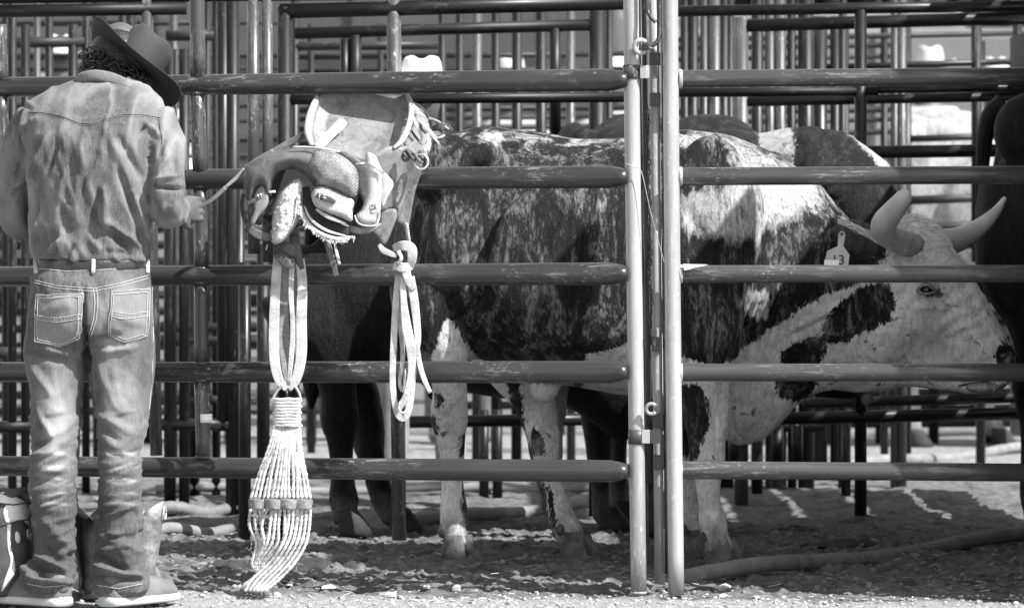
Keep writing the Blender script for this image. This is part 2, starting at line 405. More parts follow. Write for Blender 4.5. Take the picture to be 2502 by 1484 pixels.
for (y0, y1, x) in ((159, 193, 1543), (1048, 1084, 1556)):
    mb = MB(); tube(mb, [P(x, y0, 14.99), P(x, y1, 14.99)], .0262, 24); build('clamp_band', mb, M['postd'], LA)
def hook(cx, cy, r, d, rr=.0065, a0=40, a1=320, flip=1):
    mb = MB(); c = P(cx, cy, d); pts = []
    for a in np.linspace(rad(a0), rad(a1), 20): pts.append(c+np.array([math.cos(a)*r*flip, -.004*math.sin(a), math.sin(a)*r]))
    tube(mb, pts, rr, 12); return mb
build('eye_hook', hook(1565, 114, .0185, 14.95, .0075), M['steel'], LA)
build('eye_hook', hook(1591, 998, .015, 14.95, .0055), M['steel'], LA)
mb = MB(); pts = spline([list(P(x, y, d)) for x, y, d in ((1568, 112, 14.95), (1595, 110, 14.94), (1609, 92, 14.94), (1611, 40, 14.95), (1610, -60, 14.95))], 6)
tube(mb, pts, .0068, 12)
pts = spline([list(P(x, y, d)) for x, y, d in ((1579, -60, 14.95), (1581, 20, 14.95), (1590, 42, 14.94), (1602, 55, 14.94))], 6); tube(mb, pts, .0062, 12)
pts = spline([list(P(x, y, d)) for x, y, d in ((1568, 119, 14.95), (1588, 118, 14.94), (1600, 128, 14.95))], 6); tube(mb, pts, .006, 12)
build('hook_rod', mb, M['dsteel'], LA)
mb = MB()
for i in range(46):
    y0 = 262+i*12.2; c = P(1581+2.5*math.sin(i*.7)+i*.22, y0, 15.03); pts = []
    for a in np.linspace(0, 2*math.pi, 9)[:-1]:
        pts.append(c+np.array([math.cos(a)*.0045*(1 if i % 2 else .2), math.cos(a)*.0045*(.2 if i % 2 else 1), math.sin(a)*.0095]))
    tube(mb, pts+[pts[0]], .0018, 6, cap=False)
build('chain', mb, M['dsteel'], LA)
mb = MB(); pts = spline([list(P(x, y, 14.95)) for x, y in ((1528, 398), (1548, 408), (1566, 418), (1585, 500), (1600, 560), (1616, 618), (1622, 640))], 5); tube(mb, pts, .0011, 6)
tag(build('wire', mb, M['steel']), 'thin loose wire strung from the end post across the latch', 'wire')

# ---------------- pens behind ----------------
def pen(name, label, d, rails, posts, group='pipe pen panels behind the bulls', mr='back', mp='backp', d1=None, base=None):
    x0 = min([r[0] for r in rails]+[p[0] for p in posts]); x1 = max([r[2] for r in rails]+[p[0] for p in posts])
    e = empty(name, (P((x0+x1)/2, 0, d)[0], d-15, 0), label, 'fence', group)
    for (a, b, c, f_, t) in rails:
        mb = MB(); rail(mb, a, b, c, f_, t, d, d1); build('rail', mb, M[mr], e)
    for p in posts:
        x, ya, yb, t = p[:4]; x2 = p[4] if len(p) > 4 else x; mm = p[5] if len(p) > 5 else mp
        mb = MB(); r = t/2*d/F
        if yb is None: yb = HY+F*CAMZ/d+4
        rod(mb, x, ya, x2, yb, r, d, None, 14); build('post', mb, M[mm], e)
    return e
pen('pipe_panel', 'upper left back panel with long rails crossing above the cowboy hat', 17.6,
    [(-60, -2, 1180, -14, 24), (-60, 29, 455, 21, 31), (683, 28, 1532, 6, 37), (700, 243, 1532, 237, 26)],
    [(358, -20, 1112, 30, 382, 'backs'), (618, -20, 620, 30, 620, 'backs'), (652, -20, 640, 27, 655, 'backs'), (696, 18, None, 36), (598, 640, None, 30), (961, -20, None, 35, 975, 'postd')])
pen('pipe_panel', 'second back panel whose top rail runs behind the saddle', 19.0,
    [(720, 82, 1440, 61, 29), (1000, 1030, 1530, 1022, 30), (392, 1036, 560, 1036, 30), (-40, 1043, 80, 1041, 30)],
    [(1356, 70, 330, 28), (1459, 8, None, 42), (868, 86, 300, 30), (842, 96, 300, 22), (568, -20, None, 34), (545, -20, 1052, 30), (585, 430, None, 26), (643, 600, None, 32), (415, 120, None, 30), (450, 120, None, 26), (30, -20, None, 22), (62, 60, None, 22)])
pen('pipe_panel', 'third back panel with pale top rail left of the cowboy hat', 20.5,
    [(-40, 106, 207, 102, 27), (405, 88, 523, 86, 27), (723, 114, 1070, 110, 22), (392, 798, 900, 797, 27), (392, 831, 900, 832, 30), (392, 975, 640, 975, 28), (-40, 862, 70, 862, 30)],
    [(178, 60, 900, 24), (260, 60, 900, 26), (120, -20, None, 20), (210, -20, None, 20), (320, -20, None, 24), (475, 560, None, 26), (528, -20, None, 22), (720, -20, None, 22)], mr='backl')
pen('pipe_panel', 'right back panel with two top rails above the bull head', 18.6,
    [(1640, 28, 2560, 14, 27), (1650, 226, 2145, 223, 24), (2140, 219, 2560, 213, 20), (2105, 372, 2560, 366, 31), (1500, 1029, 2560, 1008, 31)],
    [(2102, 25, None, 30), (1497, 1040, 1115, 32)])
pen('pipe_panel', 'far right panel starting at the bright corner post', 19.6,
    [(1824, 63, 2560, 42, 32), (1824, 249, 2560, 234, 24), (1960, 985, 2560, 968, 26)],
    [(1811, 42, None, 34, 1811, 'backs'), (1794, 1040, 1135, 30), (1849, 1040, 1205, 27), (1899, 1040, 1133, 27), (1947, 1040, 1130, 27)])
pen('pipe_panel', 'low dark rail of the alley sloping up to the right', 21.5,
    [(1900, 168, 2560, 148, 16), (2330, 577, 2450, 575, 24), (2330, 602, 2450, 600, 12)],
    [(2002, 40, None, 38), (2040, 40, None, 26), (2063, 40, None, 22), (2385, 60, 640, 26), (2485, 60, 400, 24), (1975, 40, None, 22)])
# crowded alley posts (each its own gate post in a row)
ORD = 'first second third fourth fifth sixth seventh eighth ninth tenth eleventh twelfth thirteenth fourteenth'.split()
def post_row(xs, d, y0, label, mats):
    for i, (x, w) in enumerate(xs):
        mb = MB(); yb = HY+F*CAMZ/d+3; rod(mb, x, y0, x+random.uniform(-2, 2), yb, w/2*d/F, d, None, 14)
        o = build('pen_post', mb, M[mats[i % len(mats)]], None, loc=P(x, yb, d)); tag(o, label+', '+ORD[i]+' from the left', 'post', label)
random.seed(4)
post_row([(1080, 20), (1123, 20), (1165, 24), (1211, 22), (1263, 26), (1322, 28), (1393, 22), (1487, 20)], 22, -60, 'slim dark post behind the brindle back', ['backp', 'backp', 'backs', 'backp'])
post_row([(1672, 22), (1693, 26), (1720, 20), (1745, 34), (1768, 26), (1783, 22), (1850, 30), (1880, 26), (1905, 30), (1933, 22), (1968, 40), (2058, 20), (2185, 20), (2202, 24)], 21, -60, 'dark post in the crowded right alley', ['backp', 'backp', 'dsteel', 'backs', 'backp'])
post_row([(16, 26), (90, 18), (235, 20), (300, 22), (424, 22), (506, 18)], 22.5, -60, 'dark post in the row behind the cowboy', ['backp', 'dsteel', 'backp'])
# far sorting pen with many close rails
for (x0, x1, d, ys_, lab) in ((-60, 800, 25, (560, 600, 640, 682, 722, 762, 804, 846, 890, 925, 965, 1005), 'far sorting pen of close rails seen behind the cowboy'),
                              (1040, 1700, 26, (915, 950, 990), 'far low panel seen under the brindle belly'),
                              (2000, 2560, 25, (625, 662, 705, 745, 790, 832, 880, 925, 960, 1000, 1035), 'far sorting pen of close rails beyond the bull face')):
    pen('pipe_panel', lab, d, [(x0, y, x1, y-4, 21) for y in ys_], [(x0+20+i*(x1-x0)/4.3, 520, None, 26) for i in range(5)], group='far sorting pen panels')
pen('pipe_panel', 'pale rails in front of the grey bull', 23, [(2205, 340, 2440, 332, 17), (2205, 490, 2440, 481, 22), (2205, 556, 2440, 548, 22), (1645, 98, 2560, 80, 14)], [(2215, 60, None, 22), (2395, 100, None, 24)], group='pale rails by the grey bull', mr='backl', mp='backp')
pen('pipe_panel', 'far panel under the bull jaw with many uprights', 20.2, [(1480, 1046, 2010, 1046, 18)], [(x, 1000, None, 24) for x in (1182, 1215, 1460, 1700, 1740, 2066)], group='pipe pen panels behind the bulls')
# muddy pipes lying on the ground
def gpipe(x0, y0, x1, y1, t, lab):
    d0 = gd(y0+t/2); d1 = gd(y1+t/2)
    if d0 > d1*1.6: d1 = d0
    r = t/2*(d0+d1)/2/F; a = P(x0, y0, d0); b = P(x1, y1, d1); a[2] = b[2] = r*.75
    pts = [a+(b-a)*q+np.array([0, 0, .012*math.sin(q*9)]) for q in np.linspace(0, 1, 24)]
    mb = MB(); tube(mb, pts, [r*(1+.06*math.sin(i*2.3)) for i in range(24)], 16)
    tag(build('ground_pipe', mb, M['muddy']), lab, 'pipe', 'muddy pipes lying on the ground')
gpipe(1676, 1405, 2540, 1300, 38, 'long muddy pipe on the dirt in the right foreground')
gpipe(1000, 1275, 1545, 1207, 32, 'muddy pipe slanting behind the hind hooves')
gpipe(2050, 1136, 2560, 1086, 26, 'muddy pipe slanting up to the right under the jaw')
gpipe(380, 1192, 1200, 1190, 24, 'straight muddy pipe nearest the lowest gate rail on the left')
gpipe(380, 1243, 620, 1240, 32, 'thick muddy pipe left of the cinch, middle of three')
gpipe(370, 1296, 640, 1284, 30, 'muddy pipe left of the cinch, nearest of three')
gpipe(1460, 1053, 2560, 1056, 22, 'far straight ground pipe under the bull throat')
gpipe(1100, 1192, 1560, 1186, 24, 'straight muddy pipe behind the front gate rail near the latch')

# ---------------- added wall out of view at the right, shaped to shade the pen ----------------
CW = empty('shade_wall', (2.0, 0, 0), 'added stepped wall out of view at the right, shading the pen', 'wall')
def slab(name, y0, y1, z0, z1, x=2.0): 
    mb = MB(); box(mb, (x, (y0+y1)/2, (z0+z1)/2), (.03, y1-y0, z1-z0)); build(name, mb, M['backp'], CW, smooth=False)
slab('tall_blocker', -.60, -.10, 0, 3.35); slab('tall_blocker', -.098, .35, 0, 2.8); slab('middle_blocker', .352, .75, 0, 2.35); slab('side_blocker', .752, 2.6, 0, 2.12)
for i in range(7): slab('blocker_slat', 2.61, 5.4, .25+i*.33, .50+i*.33)  # added gaps let sun strips through onto the far pen floor

pen('pipe_panel', 'distant panel of thin level rails behind the white straw hat', 24, [(700, y, 1530, y-8, t) for y, t in ((140, 14), (176, 12), (270, 16), (292, 12), (316, 14), (352, 14))], [(760, 60, None, 20), (930, 60, None, 18)], group='far sorting pen panels')
pen('pipe_panel', 'distant panel of thin level rails above the bull head', 23.5, [(1650, y, 2190, y-8, t) for y, t in ((118, 14), (146, 12), (196, 12), (275, 16), (300, 12), (330, 14), (395, 14), (430, 16), (520, 16))], [(1750, 60, None, 22), (2160, 60, None, 20)], group='far sorting pen panels')
pen('pipe_panel', 'distant panel of level rails behind the cowboy shoulders', 24.5, [(-60, y, 700, y-6, t) for y, t in ((60, 14), (140, 16), (172, 12), (262, 16), (300, 12), (345, 16), (385, 12), (430, 16), (480, 14), (520, 14))], [(250, 40, None, 20), (560, 40, None, 20)], group='far sorting pen panels')

# scattered straw
rng = np.random.default_rng(91); mb = MB()
for i in range(420):
    x, y = rng.uniform(-1.9, 2.1), rng.uniform(-.6, 2.6); a = rng.uniform(0, 6.28); L = rng.uniform(.012, .045); z = float(gh(np.array(x), np.array(y)))+.004
    tube(mb, [(x, y, z), (x+math.cos(a)*L, y+math.sin(a)*L, z+rng.uniform(0, .008))], .0012, 4)
tag(build('straw', mb, plain('straw', .40, .3, 40, .8, .3)), 'bits of pale straw trodden into the dirt', 'straw', kind='stuff')
# ---------------- bulls ----------------
TR = [ # x, top, bottom, half width (m), lower-width factor
 (1003, 620, 730, .10, 1), (1015, 500, 800, .20, 1), (1040, 400, 850, .27, 1), (1072, 345, 880, .31, 1), (1120, 322, 880, .33, 1),
 (1180, 308, 880, .34, 1), (1250, 314, 905, .37, 1), (1330, 325, 930, .40, 1), (1410, 338, 945, .42, 1), (1500, 336, 962, .42, 1),
 (1580, 326, 972, .40, 1), (1660, 317, 985, .37, .9), (1740, 321, 1040, .34, .7), (1790, 332, 1085, .31, .5), (1850, 354, 1080, .28, .42),
 (1900, 379, 1042, .26, .42), (1950, 410, 990, .25, .5), (2000, 450, 958, .24, .6), (2050, 508, 952, .22, .7), (2100, 560, 960, .19, .8),
 (2150, 572, 956, .165, .8), (2200, 532, 946, .15, .75), (2240, 523, 946, .145, .7), (2290, 548, 950, .135, .65), (2330, 610, 957, .125, .65),
 (2370, 668, 962, .115, .7), (2410, 732, 963, .10, .8), (2448, 806, 950, .090, .85), (2470, 852, 930, .078, .85), (2482, 880, 908, .045, .9)]
LEGS = [
 [(1090, 540, 16.42, .16, .15), (1075, 700, 16.34, .165, .13), (1080, 800, 16.32, .13, .11), (1088, 870, 16.32, .075, .085), (1098, 950, 16.36, .056, .060), (1098, 1020, 16.42, .062, .055), (1102, 1080, 16.45, .046, .045), (1105, 1180, 16.47, .035, .037), (1110, 1262, 16.47, .047, .044), (1113, 1300, 16.46, .040, .040), (1117, 1335, 16.45, .046, .048)],
 [(1160, 620, 16.70, .16, .14), (1225, 800, 16.72, .15, .11), (1262, 900, 16.72, .10, .09), (1300, 970, 16.72, .072, .065), (1325, 1050, 16.70, .058, .055), (1330, 1110, 16.66, .048, .046), (1345, 1190, 16.64, .040, .04), (1375, 1270, 16.62, .045, .044), (1405, 1330, 16.60, .046, .048)],
 [(1700, 640, 16.25, .15, .12), (1715, 820, 16.20, .13, .12), (1718, 930, 16.20, .085, .085), (1722, 1010, 16.20, .074, .07), (1726, 1080, 16.20, .058, .055), (1727, 1135, 16.20, .056, .055), (1729, 1175, 16.20, .042, .044), (1732, 1225, 16.2, .034, .037), (1741, 1275, 16.2, .047, .046), (1749, 1312, 16.2, .040, .040), (1760, 1345, 16.22, .048, .048)],
 [(1680, 760, 16.78, .15, .12), (1685, 950, 16.78, .09, .08), (1684, 1060, 16.76, .06, .058), (1686, 1150, 16.74, .046, .048), (1688, 1230, 16.74, .036, .036), (1692, 1290, 16.72, .042, .04), (1706, 1330, 16.7, .046, .046)]]
def bull_raw(hump=0, headless=False, legs=None):
    mb = MB(); rings = []
    T = [t for t in TR if not headless or t[0] <= 2060]
    if headless: T = T+[(2085, 640, 900, .10, .8)]
    T = spline(T, 5); n = 36; a = np.arange(n)*2*math.pi/n
    for (x, t, b, w, lw) in T:
        c, s = np.cos(a), np.sin(a); e = .88
        cy = np.sign(c)*np.abs(c)**e*w*1.0; sz = np.sign(s)*np.abs(s)**.95
        cy = cy*np.where(s < 0, 1-(1-lw)*np.abs(s)**.7, 1-.10*np.abs(s))
        zt, zb = P(x, t, 16.5)[2], P(x, b, 16.5)[2]; X = P(x, 0, 16.5)[0]
        zz = (zt+zb)/2+sz*(zt-zb)/2
        rings.append(np.stack([np.full(n, X), 1.5+cy, zz], 1))
    loft(mb, rings)
    for L in (legs or LEGS):
        L = spline(L, 3)
        pts = [P(x, y, d) for x, y, d, _, _ in L]; tube(mb, pts, [(q[4], q[3]) for q in L], 20, up=(0, 1, 0))
    # shoulder blade, hip point, thigh, brisket, jaw masses
    for (x, y, d, r) in ((1740, 560, 16.24, (.17, .10, .30)), (1090, 420, 16.28, (.13, .08, .12)), (1180, 380, 16.26, (.07, .05, .05)), (2140, 800, 16.42, (.13, .085, .13)),
                         (1420, 640, 16.14, (.30, .07, .28)), (1330, 945, 16.5, (.05, .03, .05)), (2330, 905, 16.5, (.12, .07, .045)), (2470, 880, 16.46, (.025, .06, .035))):
        if headless and x > 2060: continue
        blob(mb, P(x, y, d), r)
    return mb
def hooves(parent, legs, mat):
    for L in legs:
        x, y, d, a, b = L[-1]; c = P(x, y, d); mb = MB()
        yaw = {0: -.9, 1: -.75, 2: -.7, 3: -.5}[[k_ for k_, q_ in enumerate(legs) if q_ is L][0]]; cy_, sy_ = math.cos(yaw), math.sin(yaw)
        for s in (-1, 1):
            n = 18; an = np.arange(n)*2*math.pi/n; rings = []
            for (z, ra, rb, ox) in ((-.006, .058, .029, .030), (.002, .060, .031, .031), (.03, .053, .030, .022), (.06, .045, .029, .010), (.085, .040, .029, .0)):
                lx = ox+np.cos(an)*ra; ly = s*(.033-.012*(z > .05))+np.sin(an)*rb*(1-.35*np.clip(np.cos(an), 0, 1)**2)
                rings.append(np.stack([c[0]+lx*cy_-ly*sy_, c[1]+lx*sy_+ly*cy_, z+0*an], 1))
            loft(mb, rings)
        build('hoof', mb, mat, parent)
def coat(me, src_v, white, dark, light, seed, near_only=False, D=16.5):
    px = CX+src_v[:, 0]*F/D; py = HY+(CAMZ-src_v[:, 2])*F/D
    w = np.full(len(px), -500.)
    for p in white: w = np.maximum(w, polysd(px, py, p))
    for p in dark: w = np.minimum(w, -polysd(px, py, p))
    if near_only: w = np.where(src_v[:, 1] > 1.42, -500., w)
    l = np.full(len(px), -500.)
    for p in light: l = np.maximum(l, polysd(px, py, p))
    fattr(me, 'white', np.clip(w/100., -2, 2)); fattr(me, 'roan', np.clip(l/100., -2, 2))
def coat_mat(name, dark=.006, mid=.05, pale=.82, streak=.5, gloss=.55, speck=1.):
    m, t, b, N, L = newmat(name)
    v = coords(t, (1, 1, .30), (0, rad(-24), 0)); vi = coords(t)
    hair = noi(t, v, 95, 8, .78, .5); blot = noi(t, v, 15, 7, .7, .9); fine = noi(t, vi, 130, 6, .7); big = noi(t, vi, 5, 5, .6, .5)
    br = ramp(t, math_(t, 'ADD', math_(t, 'MULTIPLY', hair, .45), math_(t, 'MULTIPLY', blot, .55)), [(.42, dark), (.505, mid), (.61, mid+streak*.36)])
    ro = ramp(t, math_(t, 'ADD', math_(t, 'MULTIPLY', hair, .6), math_(t, 'MULTIPLY', big, .4)), [(.40, .04), (.47, .28), (.56, .5)])
    rf = ramp(t, math_(t, 'ADD', attr(t, 'roan'), math_(t, 'MULTIPLY', math_(t, 'SUBTRACT', blot, .5), 1.6)), [(.0, 0), (.28, 1)])
    col = mix(t, rf, br, ro)
    wc = mix(t, 1.0, ramp(t, noi(t, vi, 13, 7, .7, .6), [(.3, pale*.55), (.56, pale)]), ramp(t, hair, [(.36, .62), (.56, 1)]), 'MULTIPLY')
    sp = ramp(t, noi(t, vi, 26, 4, .6, .8), [(.60, 0), (.66, speck)])
    wc = mix(t, math_(t, 'MULTIPLY', sp, ramp(t, noi(t, vi, 5, 2), [(.44, 0), (.56, .85)])), wc, .08)
    wf = ramp(t, math_(t, 'ADD', math_(t, 'ADD', attr(t, 'white'), .5), math_(t, 'ADD', math_(t, 'MULTIPLY', math_(t, 'SUBTRACT', hair, .5), .55), math_(t, 'MULTIPLY', math_(t, 'SUBTRACT', fine, .5), .14))), [(.485, 0), (.515, 1)])
    col = mix(t, wf, col, wc)
    oc = nd(t, 'ShaderNodeTexCoord'); sz_ = nd(t, 'ShaderNodeSeparateXYZ'); L.new(oc.outputs['Object'], sz_.inputs[0])
    shade_mud = ramp(t, math_(t, 'ADD', sz_.outputs[2], math_(t, 'MULTIPLY', math_(t, 'SUBTRACT', noi(t, vi, 18, 6, .7), .5), .35)), [(.04, .85), (.17, 0)])
    col = mix(t, shade_mud, col, ramp(t, fine, [(.3, .06), (.7, .16)]))  # mud tone on the lower legs also paints in their shade
    L.new(col, b.inputs['Base Color'])
    b.inputs['Roughness'].default_value = gloss; b.inputs['Specular IOR Level'].default_value = .22
    p = bump(t, b, hair, .8, .014); bump(t, b, fine, .6, .005, p); return m
M['hoof'] = plain('hoof_horn', .075, .7, 26, .85, .9, 50)
M['horn'] = plain('pale_horn', .42, .3, 9, .38, .25, 40, stretch=(1, 1, 1))
M['eye'] = plain('wet_eye', .006, .1, 5, .06, 0)
M['hornd'] = plain('dark_horn', .10, .4, 12, .4, .3, 40)
def make_bull(mb_raw, label, matc, T=None, group='bulls in the pen', white=(), dark=(), light=(), vox=.014, extra=None, sm=5, base=None, near_only=False, D=16.5):
    me = fuse(mb_raw, vox, sm); v = mesh_arrays(me); n = normals(me)
    v = v+n*(.004*fbm(v[:, 0]*9, v[:, 1]*9, v[:, 2]*9, 2, 5))[:, None]
    if extra is not None: v = extra(v, n)
    coat(me, v, white, dark, light, 1, near_only, D)
    if T is not None: v = T(v)
    b0 = np.array([v[:, 0].mean(), v[:, 1].mean(), 0]) if base is None else np.array(base)
    e = empty('bull', b0, label, 'bull', group); set_co(me, v)
    place('body', me, matc, e); return e
# --- the brindle and white bull ---
WH = [[(1668, 868), (1700, 878), (1740, 885), (1785, 872), (1808, 845), (1850, 822), (1872, 798), (1905, 782), (1950, 748), (2010, 715), (2070, 700), (2125, 660), (2165, 615), (2170, 500), (2700, 400), (2700, 1400), (1640, 1400), (1500, 1010), (1420, 960), (1428, 860), (1470, 852), (1533, 828), (1600, 842)],
      [(1065, 850), (1078, 810), (1093, 775), (1108, 778), (1125, 810), (1165, 870), (1240, 930), (1250, 1010), (1150, 960), (1148, 1110), (1200, 1400), (1000, 1400), (1040, 1000), (1040, 900)],
      [(1270, 935), (1400, 935), (1420, 1100), (1500, 1400), (1350, 1400), (1335, 1200), (1300, 1110), (1285, 1060)]]
DK = [[(2432, 845), (2450, 828), (2475, 850), (2500, 900), (2450, 905), (2430, 890), (2420, 868)],
      [(2238, 700), (2262, 692), (2288, 706), (2296, 724), (2262, 722), (2240, 716)],
      [(2040, 560), (2035, 530), (2065, 525), (2110, 560), (2150, 605), (2140, 640), (2080, 640), (2040, 600)],
      [(2000, 790), (2030, 745), (2065, 715), (2115, 692), (2160, 690), (2180, 735), (2170, 778), (2130, 800), (2085, 812), (2060, 835), (2015, 835), (1998, 812)],
      [(1898, 855), (1935, 835), (1970, 820), (2008, 815), (2012, 850), (1995, 890), (1990, 940), (1975, 970), (1935, 978), (1895, 968), (1888, 915), (1902, 880)],
      [(1640, 930), (1700, 930), (1722, 975), (1724, 1030), (1702, 1078), (1690, 1120), (1640, 1130)],
      [(1062, 955), (1085, 958), (1088, 985), (1068, 990)], [(1045, 1010), (1068, 1010), (1072, 1060), (1045, 1060)], [(1128, 1060), (1150, 1050), (1150, 1110), (1124, 1110)],
      [(1300, 1045), (1320, 1060), (1335, 1095), (1330, 1115), (1290, 1115)], [(1338, 1180), (1352, 1210), (1362, 1290), (1345, 1300)], [(1130, 1180), (1142, 1230), (1165, 1330), (1150, 1340), (1128, 1250)]]
RO = [[(1640, 316), (1740, 312), (1800, 325), (1900, 370), (1960, 410), (2080, 540), (2040, 560), (1960, 520), (1900, 560), (1800, 600), (1700, 600), (1640, 560), (1650, 480), (1780, 420), (1770, 370), (1650, 350)],
      [(1800, 690), (1870, 690), (1880, 780), (1840, 800), (1790, 740)],
      [(1450, 500), (1480, 480), (1485, 500), (1460, 520)],
      [(1130, 318), (1200, 312), (1400, 336), (1530, 334), (1545, 356), (1420, 362), (1280, 350), (1120, 352)]]
def neckfolds(v, n):
    px = CX+v[:, 0]*F/16.5; py = HY+(CAMZ-v[:, 2])*F/16.5; side = np.clip(-n[:, 1]*2, 0, 1)
    m1 = np.exp(-(((px-1850)/60)**2+((py-760)/70)**2)); d1 = .008*np.sin((px+.35*(py-760))*2*math.pi/19)*m1
    m2 = np.exp(-(((px-1800)/60)**2+((py-1030)/55)**2)); d2 = .010*np.sin((px-.1*(py-1030))*2*math.pi/26)*m2
    m3 = np.exp(-(((px-1960)/110)**2+((py-900)/60)**2)); d3 = .005*np.sin((px*.7-py)*2*math.pi/60)*m3
    eye = -.022*np.exp(-(((px-2290)/30)**2+((py-722)/16)**2))+.022*np.exp(-(((px-2258)/34)**2+((py-684)/11)**2))-.012*np.exp(-(((px-2262)/14)**2+((py-707)/9)**2))
    cheek = .018*np.exp(-(((px-2255)/32)**2+((py-740)/22)**2))+.020*np.exp(-(((px-2190)/60)**2+((py-800)/70)**2))-.022*np.exp(-(((px-2310)/60)**2+((py-840)/40)**2))
    nos = -.028*np.exp(-(((px-2452)/14)**2+((py-868)/11)**2))+.012*np.exp(-(((px-2452)/26)**2+((py-846)/8)**2))
    mouth = -.012*np.exp(-(((py-932-(2420-px)*.0)/5)**2))*np.clip((px-2310)/30, 0, 1)
    rib = .004*np.sin((px+.2*py)*2*math.pi/42)*np.exp(-(((px-1420)/120)**2+((py-620)/160)**2))
    curl = .007*fbm(v[:, 0]*40, v[:, 1]*40, v[:, 2]*40, 3, 9)*np.exp(-(((px-2240)/70)**2+((py-590)/70)**2))+.005*fbm(v[:, 0]*14, v[:, 1]*14, v[:, 2]*14, 3, 19)*(px > 1700)+.003*np.sin((px*.6+py*.8)*2*math.pi/34+3*fbm(v[:, 0]*6, 0, v[:, 2]*6, 2, 4))*np.exp(-(((px-2330)/90)**2+((py-760)/80)**2))
    spine = .006*np.exp(-((py-400)/60.)**2)*np.exp(-((px-1180)/90)**2)
    v = v+n*((d1+d2+d3+eye+cheek+nos+mouth+rib+spine)*side+curl)[:, None]
    return creases(v, n, 16.5, [(2345, 940, 2445, 922, 6, -.016), (2350, 928, 2430, 912, 9, .008), (2160, 905, 2320, 935, 12, -.014), (2190, 770, 2330, 860, 16, .012), (2310, 740, 2400, 850, 14, -.010), (2225, 726, 2290, 738, 6, -.009), (2232, 744, 2300, 752, 7, .006),
      (2215, 680, 2250, 672, 7, .008), (2290, 716, 2320, 750, 6, -.008), (2300, 700, 2335, 740, 7, .006), (2420, 852, 2440, 885, 6, .009), (2405, 860, 2420, 895, 5, -.007), (2330, 640, 2420, 800, 12, .008), (2170, 660, 2180, 760, 14, -.008), (2080, 860, 2160, 940, 14, .008),
      (1930, 800, 2080, 720, 10, .008), (1900, 830, 2050, 760, 9, -.008), (1760, 930, 1740, 1040, 12, -.014), (1690, 700, 1700, 900, 18, -.012), (1640, 420, 1665, 640, 22, .012), (1660, 500, 1740, 640, 16, -.010), (1120, 800, 1190, 700, 14, -.012), (1130, 640, 1160, 820, 16, .010), (1170, 880, 1140, 790, 10, -.014)])
M['brindle'] = coat_mat('brindle_coat', dark=.0025, streak=.55, mid=.014)
BB = make_bull(bull_raw(), 'brindle and white horned bull with a spotted white face and an ear tag', M['brindle'], white=WH, dark=DK, light=RO, vox=.0095, extra=neckfolds, sm=6, base=(P(1700, 0, 16.5)[0], 1.5, 0))
hooves(BB, LEGS, M['hoof'])
def horn(pts, r, name='horn', mat=None, parent=None, label=None):
    p = spline([list(q)+[s] for q, s in zip(pts, r)], 8); mb = MB(); P_ = [q[:3] for q in p]; R_ = [q[3] for q in p]
    t = P_[-1]-P_[-2]; t /= np.linalg.norm(t); r0 = R_[-1]
    for k in (.5, .85, .98): P_.append(P_[len(p)-1]+t*r0*k); R_.append(r0*math.sqrt(1-k*k))
    tube(mb, P_, R_, 24); o = build(name, mb, mat or M['horn'], parent); 
    if label: o['label'] = label
    return o
horn([P(2212, 590, 16.36), P(2182, 582, 16.28), P(2160, 566, 16.19), P(2160, 544, 16.10), P(2183, 514, 16.04), P(2207, 484, 16.0)], [.036, .038, .041, .040, .035, .028], parent=BB, label='blunt near horn curving forward')
horn([P(2270, 592, 16.60), P(2330, 588, 16.70), P(2385, 560, 16.80), P(2428, 522, 16.86), P(2453, 486, 16.88)], [.047, .042, .031, .019, .008], parent=BB, label='long pointed far horn')
mb = MB(); tube(mb, [P(2236, 600, 16.42), P(2216, 596, 16.37), P(2200, 592, 16.33), P(2194, 590, 16.32)], [.036, .040, .039, .037], 24); build('horn_base', mb, plain('horn_collar', .30, .5, 24, .9, 1., 70, bd=.012), BB)
mb = MB(); blob(mb, P(2263, 707, 16.5-.146), .021); build('eye', mb, M['eye'], BB)
mb = MB()
for (ys, sg) in ((696, 1), (718, -1)):
    pts = spline([list(P(2240, 709, 16.345)), list(P(2252, 707-sg*9.5, 16.332)), list(P(2268, 707-sg*10, 16.332)), list(P(2286, 712, 16.35))], 5); tube(mb, pts, .0048, 10)
build('eyelid', mb, plain('dark_eyelid', .14, .3, 20, .5, .4, 80), BB)
mb = MB(); blob(mb, P(2452, 869, 16.5-.083), (.019, .008, .012)); build('nostril', mb, plain('nostril', .012, .2, 20, .5, .2), BB)
# muzzle pad, lower lip and tongue
mb = MB(); blob(mb, P(2456, 878, 16.5), (.036, .094, .045)); build('muzzle', mb, plain('dark_muzzle', .05, .5, 18, .35, .7, 90), BB)
mb = MB(); blob(mb, P(2402, 946, 16.47), (.058, .060, .020)); blob(mb, P(2424, 950, 16.47), (.014, .050, .018)); build('lower_lip', mb, plain('speckled_lip', .22, .7, 30, .5, .6, 60), BB)
